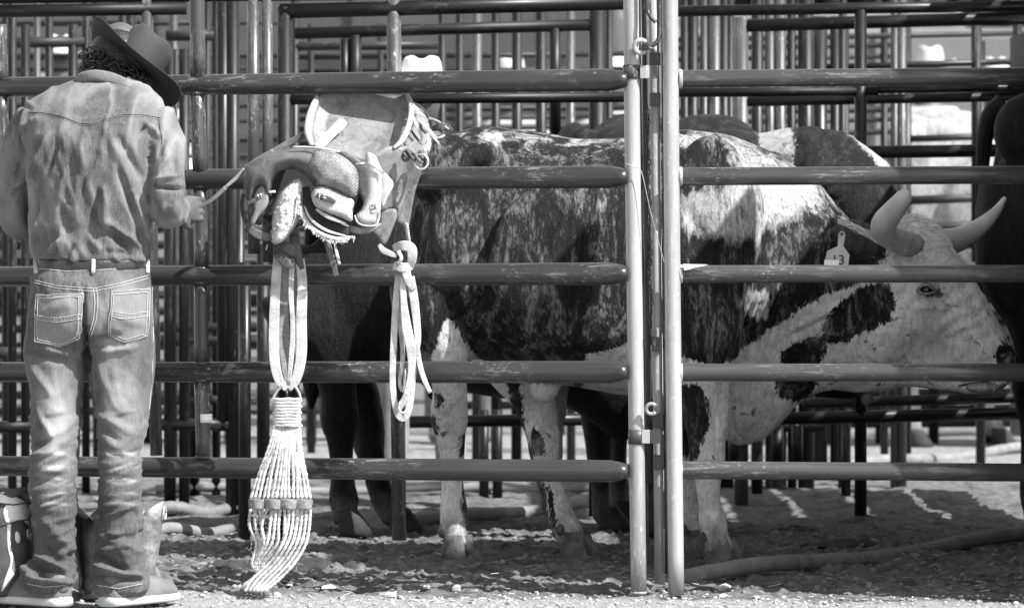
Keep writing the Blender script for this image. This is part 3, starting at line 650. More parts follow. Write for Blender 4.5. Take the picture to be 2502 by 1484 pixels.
# ear: hairy cup pointing back, near side
def ear(parent, c, ln, w, mat, ang=2.6, dz=-.2):
    mb = MB(); rings = []; n = 20; a = np.arange(n)*2*math.pi/n
    dx, dzz = math.cos(ang), math.sin(ang)
    for t in np.linspace(0, 1, 10):
        ww = w*(.42+1.5*t-1.9*t**3*.98+.02); ww = max(ww, .004)
        ctr = np.array(c)+np.array([dx, -.45, dzz])*ln*t
        rings.append(np.stack([ctr[0]-dzz*np.cos(a)*ww, ctr[1]+np.sin(a)*ww*.32+.25*ww*np.cos(a)**2, ctr[2]+dx*np.cos(a)*ww], 1))
    loft(mb, rings); return build('ear', mb, mat, parent)
M['earhair'] = plain('dark_ear_hair', .045, .8, 40, .7, .9, 90, stretch=(1, 1, .3))
ear(BB, P(2150, 600, 16.34), .17, .060, M['earhair'], rad(162))
for L in LEGS:
    x, y, d, _, _ = L[-1]
    for s in (-1, 1):
        mb = MB(); blob(mb, P(x-22, y-38, d-.02)+np.array([-.02, s*.022, 0]), (.014, .012, .020)); build('dewclaw', mb, M['hoof'], BB)
mb = MB(); rng = np.random.default_rng(3)
for i in range(170):
    t = rng.random(); a = P(2045+100*t, 535+50*t+rng.uniform(-9, 9), 16.20+rng.uniform(-.02, .02)); ln = rng.uniform(18, 42)
    b = P(2045+100*t+ln, 535+50*t+ln*rng.uniform(.2, .9), 16.20); tube(mb, [a, (a+b)/2+[0, -.004, .002], b], [.0022, .0018, .0004], 5)
build('ear_tuft', mb, plain('pale_ear_tuft', .45, .3, 20, .7, 0), BB)
# ear tag with its number
ET = empty('ear_tag', (0, 0, 0), None, None); ET.parent = BB
tagm = plain('ear_tag_plastic', .42, .12, 20, .45, .1, 60)
poly = [(2048, 572), (2052, 565), (2061, 565), (2065, 572), (2060, 601), (2075, 622), (2071, 655), (2012, 655), (2020, 613), (2046, 601)]
def prism(mb, poly, d, th, dfun=None, jj=0):
    n = len(poly); A = [P(x, y, d if dfun is None else dfun(x, y)) for x, y in poly]; A = np.array(A)
    mb.add(np.vstack([A, A+[0, th, 0]]), [tuple(range(n))[::-1], tuple(range(n, 2*n))]+[(i, (i+1) % n, n+(i+1) % n, n+i) for i in range(n)]); return mb
BBl = np.array(BB.location)
mb = prism(MB(), poly, 16.185, .004); o = build('tag_panel', mb, tagm, BB, smooth=False); ETo = o
mb = MB(); tube(mb, [P(2056, 571, 16.186), P(2056, 571, 16.176)], .0045, 14); build('tag_button', mb, M['dsteel'], BB)
bpy.data.objects.remove(ET)
def text(s, loc, size, mat, parent, name='lettering', rot=(math.pi/2, 0, 0), ext=.0006):
    cu = bpy.data.curves.new('t', 'FONT'); cu.body = s; cu.size = size; cu.extrude = ext; cu.align_x = 'CENTER'
    to = bpy.data.objects.new('t', cu); C.objects.link(to); dg = bpy.context.evaluated_depsgraph_get(); dg.update()
    me = bpy.data.meshes.new_from_object(to.evaluated_get(dg)); bpy.data.objects.remove(to)
    o = link(name, me, mat, parent)
    w = np.array(loc)-np.array(parent.location if parent.parent is None else parent.parent.location); o.location = tuple(w); o.rotation_euler = rot; return o
text('13', P(2047, 646, 16.1825), .044, plain('tag_ink', .02, .3, 30, .6, 0), BB, 'tag_number')
mb = MB(); box(mb, P(2031, 641, 16.178), (.046, .003, .017)); build('tag_sticker', mb, plain('tag_sticker', .85, .05, 10, .5, 0), BB, smooth=False)
# jaw wart
mb = MB(); blob(mb, P(2117, 975, 16.45), (.020, .018, .022)); build('wart', mb, plain('wart', .07, .3, 30, .7, .5), BB)
# --- other bulls: same build, other coats ---
def T_of(dx=0, dy=0, s=1., rot=0, sz=1., cx=None, cy=1.5):
    def f(v):
        c0 = P(1600, 0, 16.5)[0] if cx is None else cx
        w = v.copy(); w[:, 0] -= c0; w[:, 1] -= cy; w[:, :2] *= s; w[:, 2] *= sz
        c_, s_ = math.cos(rot), math.sin(rot); x = w[:, 0]*c_-w[:, 1]*s_; y = w[:, 0]*s_+w[:, 1]*c_
        w[:, 0] = x+c0+dx; w[:, 1] = y+cy+dy; return w
    return f
def reuse(label, matc, T, white=(), dark=(), light=(), vox=.02, near_only=False, LEGS=LEGS):
    raw = bull_raw(headless=False, legs=LEGS); e = make_bull(raw, label, matc, T=T, white=white, dark=dark, light=light, vox=vox, near_only=near_only)
    hb = []
    for L in LEGS:
        x, y, d, a, b = L[-1]; c = T(np.array([P(x, y, d)]))[0]; mb = MB()
        for s in (-1, 1):
            rings = []; n = 12; an = np.arange(n)*2*math.pi/n
            for (z, ra, rb, ox) in ((-.004, .056, .034, .034), (.02, .056, .034, .030), (.06, .046, .032, .012), (.085, .038, .03, .0)):
                rings.append(np.stack([c[0]+ox+np.cos(an)*ra, c[1]+s*.032+np.sin(an)*rb, z+0*an], 1))
            loft(mb, rings)
        build('hoof', mb, M['hoofd'], e)
    for pts, r in (([P(2225, 592, 16.40), P(2185, 588, 16.31), P(2146, 574, 16.22), P(2143, 540, 16.14), P(2178, 505, 16.10)], [.046, .046, .042, .034, .02]),
                   ([P(2270, 592, 16.60), P(2330, 588, 16.70), P(2385, 560, 16.80), P(2428, 522, 16.86)], [.047, .042, .03, .012])):
        pts = [T(np.array([q]))[0] for q in pts]; horn(pts, r, mat=M['hornd'], parent=e)
    for sy in (-1, 1):
        mb = MB(); blob(mb, T(np.array([P(2263, 707, 16.5+sy*.150)]))[0], .022, 10, 8); build('eye', mb, M['eye'], e)
    # tail
    tp = [T(np.array([q]))[0] for q in (P(1040, 350, 16.5), P(1000, 400, 16.5), P(985, 560, 16.52), P(985, 760, 16.5), P(990, 900, 16.5), P(988, 990, 16.5))]
    mb = MB(); p = spline([list(a)+[b] for a, b in zip(tp, (.035, .03, .022, .018, .035, .008))], 6); tube(mb, [q[:3] for q in p], [q[3] for q in p], 10); o = build('tail', mb, matc, e)
    for nm in ('white', 'roan'): fattr(o.data, nm, [-2.]*len(o.data.vertices))
    return e
M['hoofd'] = plain('muddy_hoof', .018, .5, 20, .8, .8, 60)
M['blackcoat'] = coat_mat('black_coat', .002, .004, .4, .04, .5)
M['browncoat'] = coat_mat('dark_red_coat', .006, .014, .5, .10, .5)
M['greycoat'] = coat_mat('grey_coat', .22, .34, .5, .5, .6)
# black bull at the left: rump at x 775; feet about 17.9 deep
k = 17.9/16.5
def shift(L, dx, k=1.): return [(x+dx, y, d, a*k, b*k) for x, y, d, a, b in L]
LEGSB = [shift(LEGS[0], -35, 1.15), shift(LEGS[1], -190, 1.15), shift(LEGS[2], -110), shift(LEGS[3], 60)]
reuse('black bull behind the hanging saddle, muddy hooves showing under the rails', M['blackcoat'], T_of(dx=P(775, 0, 17.9)[0]-P(1003, 0, 16.5)[0], dy=1.35, s=1.0, sz=.88, cx=P(1003, 0, 16.5)[0]), LEGS=LEGSB)
# the reddish bull: hump, white neck and shaggy dark head above the brindle back
LEGR = [LEGS[0], [(x, y, d-.22, a_, b_) for x, y, d, a_, b_ in shift(LEGS[1], -150)], shift(LEGS[2], -60), [(x, y, d-.36, a_, b_) for x, y, d, a_, b_ in shift(LEGS[3], -60)]]
raw = bull_raw(headless=True, legs=LEGR); Tb = T_of(dx=P(1735, 0, 18)[0]-P(1680, 0, 16.5)[0], dy=1.45, s=.85, rot=rad(-62), cx=P(1680, 0, 16.5)[0]); w_ = Tb(raw.arr()); w_[:, 2] *= 1.06; raw.v = [w_]
tube(raw, [P(1790, 470, 17.75), P(1870, 450, 17.65), P(1950, 425, 17.55), P(2030, 425, 17.5), P(2090, 470, 17.45), P(2140, 560, 17.4), P(2170, 650, 17.35)], [.23, .18, .16, .155, .15, .115, .09], 24)
blob(raw, P(1975, 345, 17.5), (.07, .10, .05)); 
RB = make_bull(raw, 'dark reddish bull with a white neck and blaze, looking over the brindle back', M['browncoat'], D=17.6, vox=.014, base=(P(1735, 0, 18)[0], 2.95, 0),
  extra=lambda v, n: v+n*(.016*np.abs(fbm(v[:, 0]*22, v[:, 1]*22, v[:, 2]*22, 3, 3))*np.exp(-((CX+v[:, 0]*F/17.5-2000)/75)**2))[:, None],
  white=[[(1855, 300), (1925, 300), (1935, 350), (1925, 400), (1935, 450), (1900, 520), (1840, 500), (1850, 400)], [(2070, 290), (2110, 315), (2150, 370), (2200, 450), (2180, 470), (2130, 400), (2085, 345), (2060, 320)]])
for sx in (-1, 1):
    mb = MB(); q_ = P(1940+10*sx, 400, 17.36 if sx < 0 else 17.66); tube(mb, [q_, q_+[-.05, -.02*sx, .0], q_+[-.11, -.03*sx, -.03]], [(.03, .012), (.045, .012), (.008, .005)], 12); o = build('ear', mb, M['earhair'], RB)
for L in LEGR:
    x, y, d, a_, b_ = L[-1]; q_ = Tb(np.array([P(x, y, d)]))[0]; mb = MB(); an = np.arange(14)*2*math.pi/14
    loft(mb, [np.stack([q_[0]+.02+np.cos(an)*ra, q_[1]-.02+np.sin(an)*ra*.9, z+0*an], 1) for z, ra in ((-.004, .06), (.03, .058), (.09, .045))]); build('hoof', mb, M['hoofd'], RB)
k4 = P(2432, 0, 17.4)[0]
reuse('near black bull rump at the right edge of the pen', M['blackcoat'], T_of(dx=k4-P(1003, 0, 16.5)[0], dy=1.15, s=1.05, sz=1.12, cx=P(1003, 0, 16.5)[0]))
reuse('pale grey bull standing behind the far rails at the upper right', M['greycoat'], T_of(dx=P(2300, 0, 24.5)[0]-P(1200, 0, 16.5)[0], dy=8.2, s=1.1, sz=1.17, cx=P(1200, 0, 16.5)[0]))
# lit horn tip of another bull at the right edge
# ---------------- outline sheets ----------------
from mathutils.geometry import delaunay_2d_cdt
def smooth_poly(poly, k=5):
    p = np.array(poly, float); n = len(p); q = np.vstack([p[-1], p, p[:2]]); out = []
    for i in range(n):
        a, b, c, d = q[i:i+4]
        for t in np.arange(k)/k: out.append(.5*((2*b)+(-a+c)*t+(2*a-5*b+4*c-d)*t*t+(-a+3*b-3*c+d)*t**3))
    return np.array(out)
def sheet_mb(poly, dfun, th, step=6, edge=5, k=5, rough=None):
    """a real plate with rounded edges; outline measured in photo pixels, depth from dfun, thickness th (m)"""
    o = smooth_poly(poly, k) if k > 1 else np.array(poly, float)
    x0, y0 = o.min(0); x1, y1 = o.max(0)
    gx, gy = np.meshgrid(np.arange(x0+step*.5, x1, step), np.arange(y0+step*.5, y1, step)); g = np.stack([gx.ravel(), gy.ravel()], 1)
    s = polysd(g[:, 0], g[:, 1], o); g = g[s > step*.45]
    pts = [Vector(p) for p in o]+[Vector(p) for p in g]; n = len(o)
    V, E_, Fc, *_ = delaunay_2d_cdt(pts, [(i, (i+1) % n) for i in range(n)], [], 1, 1e-4)
    V = np.array([v[:] for v in V]); sd = np.maximum(polysd(V[:, 0], V[:, 1], o), 0)
    be = 1-np.sqrt(np.clip(1-(1-np.minimum(sd/edge, 1))**2, 0, 1))
    d = np.array([dfun(x, y, q) for (x, y), q in zip(V, sd)])
    if rough is not None: d = d-rough(V[:, 0], V[:, 1], sd)
    A = np.array([P(x, y, q) for (x, y), q in zip(V, d)]); A[:, 1] += be*th*.5
    Bk = np.array([P(x, y, q) for (x, y), q in zip(V, d)]); Bk[:, 1] += th
    m = len(V); F_ = []
    ar = lambda t: (V[t[1]][0]-V[t[0]][0])*(V[t[2]][1]-V[t[0]][1])-(V[t[2]][0]-V[t[0]][0])*(V[t[1]][1]-V[t[0]][1])
    cnt = {}
    for t in Fc:
        t = list(t)
        if ar(t) < 0: t = t[::-1]
        # photo y points down: positive area = clockwise seen from camera -> flip
        F_.append(tuple(t[::-1])[::-1] if False else tuple(t)); F_.append(tuple(i+m for i in t[::-1]))
        for i in range(len(t)):
            e = (t[i], t[(i+1) % len(t)]); cnt[e] = 1
    for (a, b) in list(cnt):
        if (b, a) not in cnt: F_.append((b, a, a+m, b+m))
    mb = MB(); mb.add(np.vstack([A, Bk]), F_); return mb
def fixn(o):
    import bmesh
    bm = bmesh.new(); bm.from_mesh(o.data); bmesh.ops.recalc_face_normals(bm, faces=bm.faces); bm.to_mesh(o.data); bm.free(); return o
def sheet(name, poly, dfun, th, mat, parent, label=None, **k):
    if not callable(dfun): q0 = dfun; dfun = lambda x, y, s: q0
    o = fixn(build(name, sheet_mb(poly, dfun, th, **k), mat, parent))
    if label: o['label'] = label
    return o
def bvh_of(me_obj):
    me = me_obj.data; off = Vector(me_obj.parent.location) if me_obj.parent else Vector((0, 0, 0))
    return BVHTree.FromPolygons([v.co+off for v in me.vertices], [tuple(p.vertices) for p in me.polygons])
CAM = Vector((0, -D0, CAMZ))
def hit(bvh, px, py, dflt=14.6):
    t = Vector(P(px, py, 15.0)); r = (t-CAM).normalized(); h = bvh.ray_cast(CAM, r)
    if h[0] is None: return Vector(P(px, py, dflt)), Vector((0, -1, 0))
    n = h[1]; return h[0], (n if n.dot(r) < 0 else -n)
def stitch(mb, bvh, poly, r=.0008, off=.0010, step=4, dash=0):
    p = np.array(poly, float); pts = []
    for i in range(len(p)-1):
        L = np.hypot(*(p[i+1]-p[i])); m = max(2, int(L/step))
        for t in np.arange(m)/m: pts.append(p[i]+(p[i+1]-p[i])*t)
    pts.append(p[-1]); W3 = []
    for q in pts:
        h, n = hit(bvh, *q); W3.append(np.array(h+n*off))
    if dash:
        for i in range(0, len(W3)-1, 2): tube(mb, [W3[i], (W3[i]+W3[i+1])/2, W3[i+1]], r, 6)
    else: tube(mb, W3, r, 6)
# ---------------- the cowboy ----------------
DM = 14.6
def cloth_mat(name, c, lo=.6, hi=1.35, weave=260, sc=5, bst=.3, fade=None):
    m, t, b, N, L = newmat(name); v = coords(t); vs = coords(t, (1, 1, .12)); vh = coords(t, (.12, 1, 1))
    col = ramp(t, noi(t, v, sc, 5, .55), [(.3, c*lo), (.65, c*hi)])
    th = ramp(t, noi(t, vs, weave, 4, .8), [(.3, .50), (.65, 1)])
    th2 = ramp(t, noi(t, vh, weave, 3, .7), [(.25, .78), (.7, 1)])
    sl = ramp(t, noi(t, vs, weave*.55, 5, .85), [(.36, .52), (.58, 1)])
    col = mix(t, 1.0, col, th, 'MULTIPLY'); col = mix(t, 1.0, col, th2, 'MULTIPLY'); col = mix(t, 1.0, col, sl, 'MULTIPLY')
    if fade: col = mix(t, attr(t, 'fade'), col, fade)
    if fade: col = mix(t, attr(t, 'stain'), col, .07)
    L.new(col, b.inputs['Base Color']); b.inputs['Roughness'].default_value = .9; b.inputs['Specular IOR Level'].default_value = .15
    b.inputs['Sheen Weight'].default_value = .1
    p = bump(t, b, noi(t, v, 38, 6, .65, .6), bst, .008); bump(t, b, noi(t, vs, 300, 3, .7), .5, .0015, p); return m
M['shirt'] = cloth_mat('faded_denim_shirt', .135, fade=.40)
M['jeans'] = cloth_mat('faded_jeans', .125, fade=.48)
M['thread'] = plain('pale_thread', .40, .2, 90, .8, .3, 200)
M['dthread'] = plain('dark_seam', .09, .3, 90, .9, .3, 200)
M['skin'] = plain('skin', .08, .15, 20, .5, .15, 90)
M['hair'] = plain('dark_curls', .014, .7, 60, .45, .8, 120)
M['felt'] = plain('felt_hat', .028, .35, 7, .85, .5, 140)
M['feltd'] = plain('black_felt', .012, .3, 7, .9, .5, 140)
PE = empty('person', P(230, 1478, DM)*np.array([1, 1, 0]), 'person seen from behind in faded denim shirt and jeans, pulling on a leather strap', 'person')
def rowloft(rows, n=40, d=DM, e=.85):
    R = []; a = np.arange(n)*2*math.pi/n
    for (y, xl, xr, hd, dd) in spline(rows, 4):
        A, B = P(xl, y, d+dd), P(xr, y, d+dd); c = (A+B)/2; w = abs(B[0]-A[0])/2
        ca, sa = np.cos(a), np.sin(a)
        R.append(np.stack([c[0]+np.sign(ca)*np.abs(ca)**e*w, c[1]+np.sign(sa)*np.abs(sa)**e*hd, np.full(n, c[2])], 1))
    return R
# shirt
mb = MB()
loft(mb, rowloft([(182, 215, 300, .035, .09), (196, 170, 335, .065, .08), (216, 125, 368, .09, .05), (245, 78, 394, .105, .02), (275, 58, 402, .115, 0), (320, 58, 400, .125, -.01), (400, 68, 385, .13, -.01),
                  (480, 72, 374, .125, .0), (560, 74, 368, .122, .02), (605, 76, 364, .125, .02), (628, 86, 361, .123, .02), (638, 94, 358, .118, .02)]))
def arm(path): 
    L = spline(path, 6); tube(mb, [P(x, y, d) for x, y, d, _ in L], [q[3] for q in L], 24)
arm([(92, 290, 14.62, .066), (62, 340, 14.64, .064), (42, 420, 14.66, .058), (36, 490, 14.67, .056), (48, 540, 14.74, .053), (85, 548, 14.86, .047), (120, 545, 14.95, .042)])
arm([(372, 290, 14.60, .066), (398, 345, 14.58, .062), (406, 420, 14.55, .055), (411, 480, 14.53, .051), (412, 505, 14.56, .048)])
arm([(405, 508, 14.54, .050), (414, 514, 14.60, .047), (424, 514, 14.70, .042), (432, 512, 14.78, .036)])
me = fuse(mb, .0058, 5); v = mesh_arrays(me); n = normals(me)
SF = [(130, 330, 80, 440, 9, .012), (150, 350, 110, 480, 8, -.008), (70, 275, 65, 350, 7, .010), (215, 330, 205, 420, 14, .007), (240, 380, 190, 500, 10, -.006), (100, 500, 130, 420, 8, .008),
      (300, 340, 350, 430, 12, -.008), (270, 320, 330, 460, 14, .008), (250, 470, 235, 540, 9, -.012), (262, 465, 262, 560, 10, .010), (270, 540, 340, 600, 9, .012), (262, 560, 320, 605, 7, -.010),
      (330, 470, 355, 580, 8, .008), (300, 420, 345, 570, 7, -.006), (90, 590, 110, 530, 9, .012), (110, 600, 140, 560, 8, -.010), (120, 625, 150, 590, 8, .013), (160, 560, 150, 620, 9, .010), (185, 600, 165, 635, 8, -.010),
      (100, 470, 90, 560, 8, -.009), (170, 420, 140, 540, 9, .006), (350, 330, 372, 300, 6, -.008), (360, 300, 390, 330, 8, .010), (375, 350, 370, 430, 7, -.010), (390, 420, 420, 380, 8, .008), (385, 440, 440, 430, 7, .009), (380, 455, 450, 462, 5, -.016),
      (395, 380, 410, 330, 7, -.006), (405, 500, 400, 535, 7, .005), (60, 440, 30, 460, 8, .008), (50, 400, 40, 430, 7, -.006), (200, 440, 195, 540, 12, .006), (225, 580, 250, 610, 9, .006), (60, 320, 95, 290, 7, .008), (55, 345, 80, 300, 6, -.009),
      (60, 250, 90, 262, 8, .005), (330, 620, 270, 615, 8, -.005), (180, 270, 240, 262, 14, .004)]
v = creases(v, n, DM, [(a_, b_, c_, d_, w_*.8, h_*1.9) for a_, b_, c_, d_, w_, h_ in SF]); n2 = normals(me)
fo = .0026*(1-np.abs(fbm(v[:, 0]*7+v[:, 2]*4, v[:, 1]*4, v[:, 2]*7, 3, 41))*3.2)*np.clip((CAMZ+.35-v[:, 2])/.4+.35, .25, 1)
v = v+n*fo[:, None]
q_ = fbm(v[:, 0]*17+1.2*np.sin(v[:, 2]*6), v[:, 1]*6, v[:, 2]*5, 3, 55); v = v+n*(.0042*(1-np.abs(q_)*6))[:, None].clip(-.003, .0042)
wear = np.clip(.12+.30*(1-np.abs(q_)*5)*.5+28*fo+.35*fbm(v[:, 0]*4, v[:, 1]*4, v[:, 2]*4, 2, 8), 0, .9); fattr(me, 'fade', wear); fattr(me, 'stain', wear*0); set_co(me, v); SH = place('denim_shirt', me, M['shirt'], PE)
bs = bvh_of(SH)
mb = MB(); stitch(mb, bs, [(66, 274), (110, 276), (150, 284), (190, 300), (224, 303), (260, 290), (300, 280), (345, 280), (392, 288)], .0013)
stitch(mb, bs, [(388, 290), (396, 340), (388, 400), (378, 460)], .0012); build('yoke_seam', mb, M['dthread'], SH)
mb = MB(); stitch(mb, bs, [(66, 279), (110, 281), (150, 289), (190, 305), (224, 308), (260, 295), (300, 285), (345, 285), (392, 293)], .0009, step=3.5, dash=1)
stitch(mb, bs, [(190, 203), (230, 196), (290, 204), (325, 216)], .0009, step=3.5, dash=1); build('stitching', mb, M['dthread'], SH)
mb = MB(); R = []
for (x, y, d) in ((186, 200, 14.66), (200, 190, 14.61), (232, 184, 14.585), (270, 190, 14.59), (305, 204, 14.62), (330, 218, 14.68)): R.append(list(P(x, y, d)))
tube(mb, spline(R, 5), [(.016, .006)]*26, 12, up=(0, 0, 1)); o = build('collar', mb, M['shirt'], SH); fattr(o.data, 'fade', [.2]*len(o.data.vertices)); fattr(o.data, 'stain', [0]*len(o.data.vertices))
# jeans
mb = MB()
loft(mb, rowloft([(628, 90, 356, .112, .02), (650, 84, 360, .117, .02), (690, 74, 366, .125, .01), (740, 66, 370, .132, .0), (790, 62, 373, .132, .0), (830, 64, 375, .12, .01), (860, 80, 360, .09, .02)]))
loft(mb, rowloft([(770, 62, 222, .12, .01), (830, 60, 216, .11, .01), (900, 64, 208, .098, .01), (960, 70, 200, .09, .0), (1020, 74, 196, .085, .0), (1090, 76, 188, .080, -.01), (1160, 74, 186, .08, -.01),
                  (1220, 76, 184, .082, -.01), (1300, 86, 184, .08, -.01), (1350, 84, 184, .08, -.01), (1385, 62, 184, .085, -.02), (1415, 55, 178, .088, -.03), (1438, 62, 174, .085, -.03)]))
loft(mb, rowloft([(770, 222, 374, .12, .01), (830, 217, 376, .112, .01), (900, 216, 374, .10, .01), (960, 226, 368, .09, .0), (1020, 234, 360, .085, .0), (1090, 240, 348, .080, -.01), (1160, 242, 345, .08, -.01),
                  (1220, 246, 343, .080, -.01), (1300, 238, 346, .082, -.01), (1350, 228, 348, .083, -.01), (1390, 222, 352, .084, -.02), (1420, 226, 358, .084, -.02), (1442, 236, 356, .08, -.02)]))
me = fuse(mb, .0056, 4); v = mesh_arrays(me); n = normals(me)
JF = [(216, 800, 216, 900, 8, -.03), (212, 700, 215, 800, 6, -.012), (80, 860, 170, 880, 8, -.010), (120, 850, 200, 870, 10, .008), (225, 830, 300, 815, 8, -.010), (230, 860, 330, 845, 10, .006), (250, 880, 262, 940, 10, .007), (238, 900, 245, 980, 8, -.007),
      (90, 900, 130, 960, 10, .007), (75, 960, 110, 1060, 9, -.008), (95, 1000, 130, 1060, 9, .008), (80, 1090, 120, 1075, 9, -.014), (85, 1110, 140, 1095, 8, .010), (255, 1040, 290, 1070, 10, -.010), (250, 1010, 320, 1050, 12, .008), (245, 1080, 300, 1110, 8, -.008),
      (250, 1130, 330, 1125, 8, .005), (245, 1160, 330, 1165, 7, -.005), (100, 1140, 175, 1150, 8, .005), (95, 1180, 175, 1175, 7, -.004), (120, 1270, 170, 1330, 12, .009), (110, 1320, 140, 1350, 9, -.008), (85, 1370, 150, 1400, 9, -.020), (90, 1352, 165, 1385, 8, .014), (150, 1350, 182, 1330, 8, .010),
      (75, 1405, 175, 1415, 7, .014), (95, 1395, 175, 1402, 6, -.014), (60, 1380, 90, 1402, 8, .012), (270, 1300, 300, 1298, 8, .010), (250, 1310, 330, 1305, 8, -.006), (240, 1350, 320, 1385, 9, -.020), (300, 1320, 340, 1340, 9, .008), (235, 1375, 300, 1395, 8, .012), (270, 1385, 345, 1400, 7, .014),
      (240, 1405, 350, 1412, 6, -.016), (250, 1340, 300, 1330, 9, .009), (330, 1300, 345, 1260, 8, .006), (100, 760, 180, 740, 14, .004), (290, 770, 350, 790, 14, .005), (100, 1230, 150, 1240, 12, .004), (260, 1230, 320, 1235, 12, .004)]
v = creases(v, n, DM, [(a_, b_, c_, d_, w_*.85, h_*1.7) for a_, b_, c_, d_, w_, h_ in JF])
v = v+n*(.0036*(1-np.abs(fbm(v[:, 0]*6, v[:, 1]*6, v[:, 2]*5, 3, 77))*3.)*np.clip((1.05-v[:, 2])/.9+.3, .3, 1))[:, None]
lo_ = np.clip((.55-v[:, 2])/.35, 0, 1); q_ = fbm(v[:, 0]*(15-8*lo_)+v[:, 2]*3, v[:, 1]*6, v[:, 2]*(5+13*lo_), 3, 58); v = v+n*((.0038+.0050*lo_)*(1-np.abs(q_)*6))[:, None].clip(-.005, .007)
px = CX+v[:, 0]*F/DM; py = HY+(CAMZ-v[:, 2])*F/DM
fade = .55*np.exp(-((px-145)/38)**2)*np.exp(-((py-1010)/130)**2)+.55*np.exp(-((px-300)/38)**2)*np.exp(-((py-940)/150)**2)+.35*np.exp(-((px-310)/70)**2-((py-750)/60)**2)
for (x0, x1) in ((85, 185), (246, 345)):
    for i, (ya, yb) in enumerate(((1092, 1112), (1112, 1098), (1128, 1140), (1146, 1130), (1160, 1168), (1176, 1172), (1200, 1204), (1228, 1222))):
        t = np.clip((px-x0)/(x1-x0), 0, 1); yy = ya+(yb-ya)*t+4*np.sin(t*7+i*2)
        fade = fade+.55*np.exp(-((py-yy)/3.2)**2)*np.clip(1-((px-(x0+x1)/2-8)/45.)**2, 0, 1)*(v[:, 1] < P(0, 0, DM)[1]+.03)
fattr(me, 'fade', np.clip(fade*(.75+.6*fbm(v[:, 0]*20, v[:, 1]*20, v[:, 2]*20, 2, 5)), 0, 1))
fade = fade+np.clip(.38*(1-np.abs(q_)*5), -.1, .4)
st = np.exp(-((px-98)/22)**2-((py-1260)/70)**2)*1.6+1.2*np.exp(-((px-285)/70)**2-((py-1345)/22)**2)*0.3
fattr(me, 'stain', np.clip(st*(.6+1.3*fbm(v[:, 0]*26, v[:, 1]*26, v[:, 2]*26, 3, 15)), 0, .85))
set_co(me, v); JN = place('jeans', me, M['jeans'], PE); bj = bvh_of(JN)
def dfun_on(bvh, off):
    def f(x, y, s): 
        h, n = hit(bvh, x, y); return h.y+D0-off
    return f
for poly, name in (([(88, 716), (204, 712), (200, 800), (196, 826), (144, 850), (84, 836), (84, 800)], 'back_pocket'), ([(270, 708), (366, 700), (362, 800), (358, 822), (306, 838), (260, 822), (262, 800)], 'back_pocket')):
    pk = sheet(name, poly, dfun_on(bj, .006), .006, M['jeans'], JN, k=1, edge=3, step=7)
    fattr(pk.data, 'fade', [.25]*len(pk.data.vertices)); fattr(pk.data, 'stain', [0]*len(pk.data.vertices))
    mb = MB(); c = np.mean(poly, 0)
    pin = [tuple(c+(np.array(q)-c)*.93) for q in poly]; pin2 = [tuple(c+(np.array(q)-c)*.83) for q in poly]
    stitch(mb, bj, pin+[pin[0]], .0008, .0072, 3.5, 0); stitch(mb, bj, pin2[1:]+[pin2[0]], .0008, .0072, 3.5, 0); stitch(mb, bj, pin2[:2], .0008, .0072, 3.5, 0)
    x0, x1 = pin[0][0]-2, pin[1][0]+0; ym = (768 if name and poly[0][0] < 200 else 762)
    for k_ in (0, 5, 10): stitch(mb, bj, [(x0, ym+k_), ((x0+x1)/2-8, ym+k_+7), ((x0+x1)/2+8, ym+k_+6), (x1-2, ym+k_-1)], .0008, .0072, 3.5, 0 if k_ != 5 else 1)
    build('pocket_stitching', mb, M['thread'], JN)
# waistband, belt, belt loops, seams
for ln in ([(84, 684), (140, 698), (226, 704), (232, 704), (300, 690), (362, 672)], [(84, 690), (140, 704), (226, 711), (232, 711), (300, 697), (362, 679)], [(90, 655), (160, 662), (230, 660), (300, 655), (358, 648)],
           [(228, 704), (232, 740), (228, 780), (218, 815)], [(236, 704), (239, 740), (235, 780), (222, 820)], [(66, 1424), (110, 1432), (160, 1428)], [(238, 1428), (290, 1436), (348, 1424)], [(372, 700), (374, 800), (372, 900), (364, 1000)]):
    mb = MB(); stitch(mb, bj, ln, .0009); build('seam_stitching', mb, M['thread'], JN)
mb = MB(); R = []
for x in np.linspace(88, 357, 24):
    h, n_ = hit(bj, x, 648-6*math.sin((x-88)/270*3.14)*-1-(x-88)*.02); R.append(np.array(h+n_*.003))
tube(mb, R, [(.017, .003)]*24, 10, up=(0, 0, 1)); build('belt', mb, plain('dark_belt', .02, .4, 30, .45, .4, 90), PE)
for x in (92, 229, 355):
    mb = MB(); R = []
    for y in np.linspace(632, 668, 6):
        h, n_ = hit(bj, x+ (y-632)*.03, max(y, 634)); R.append(np.array(h+n_*.007))
    tube(mb, R, [(.006, .002)]*6, 8, up=(1, 0, 0)); build('belt_loop', mb, M['thread'], JN)
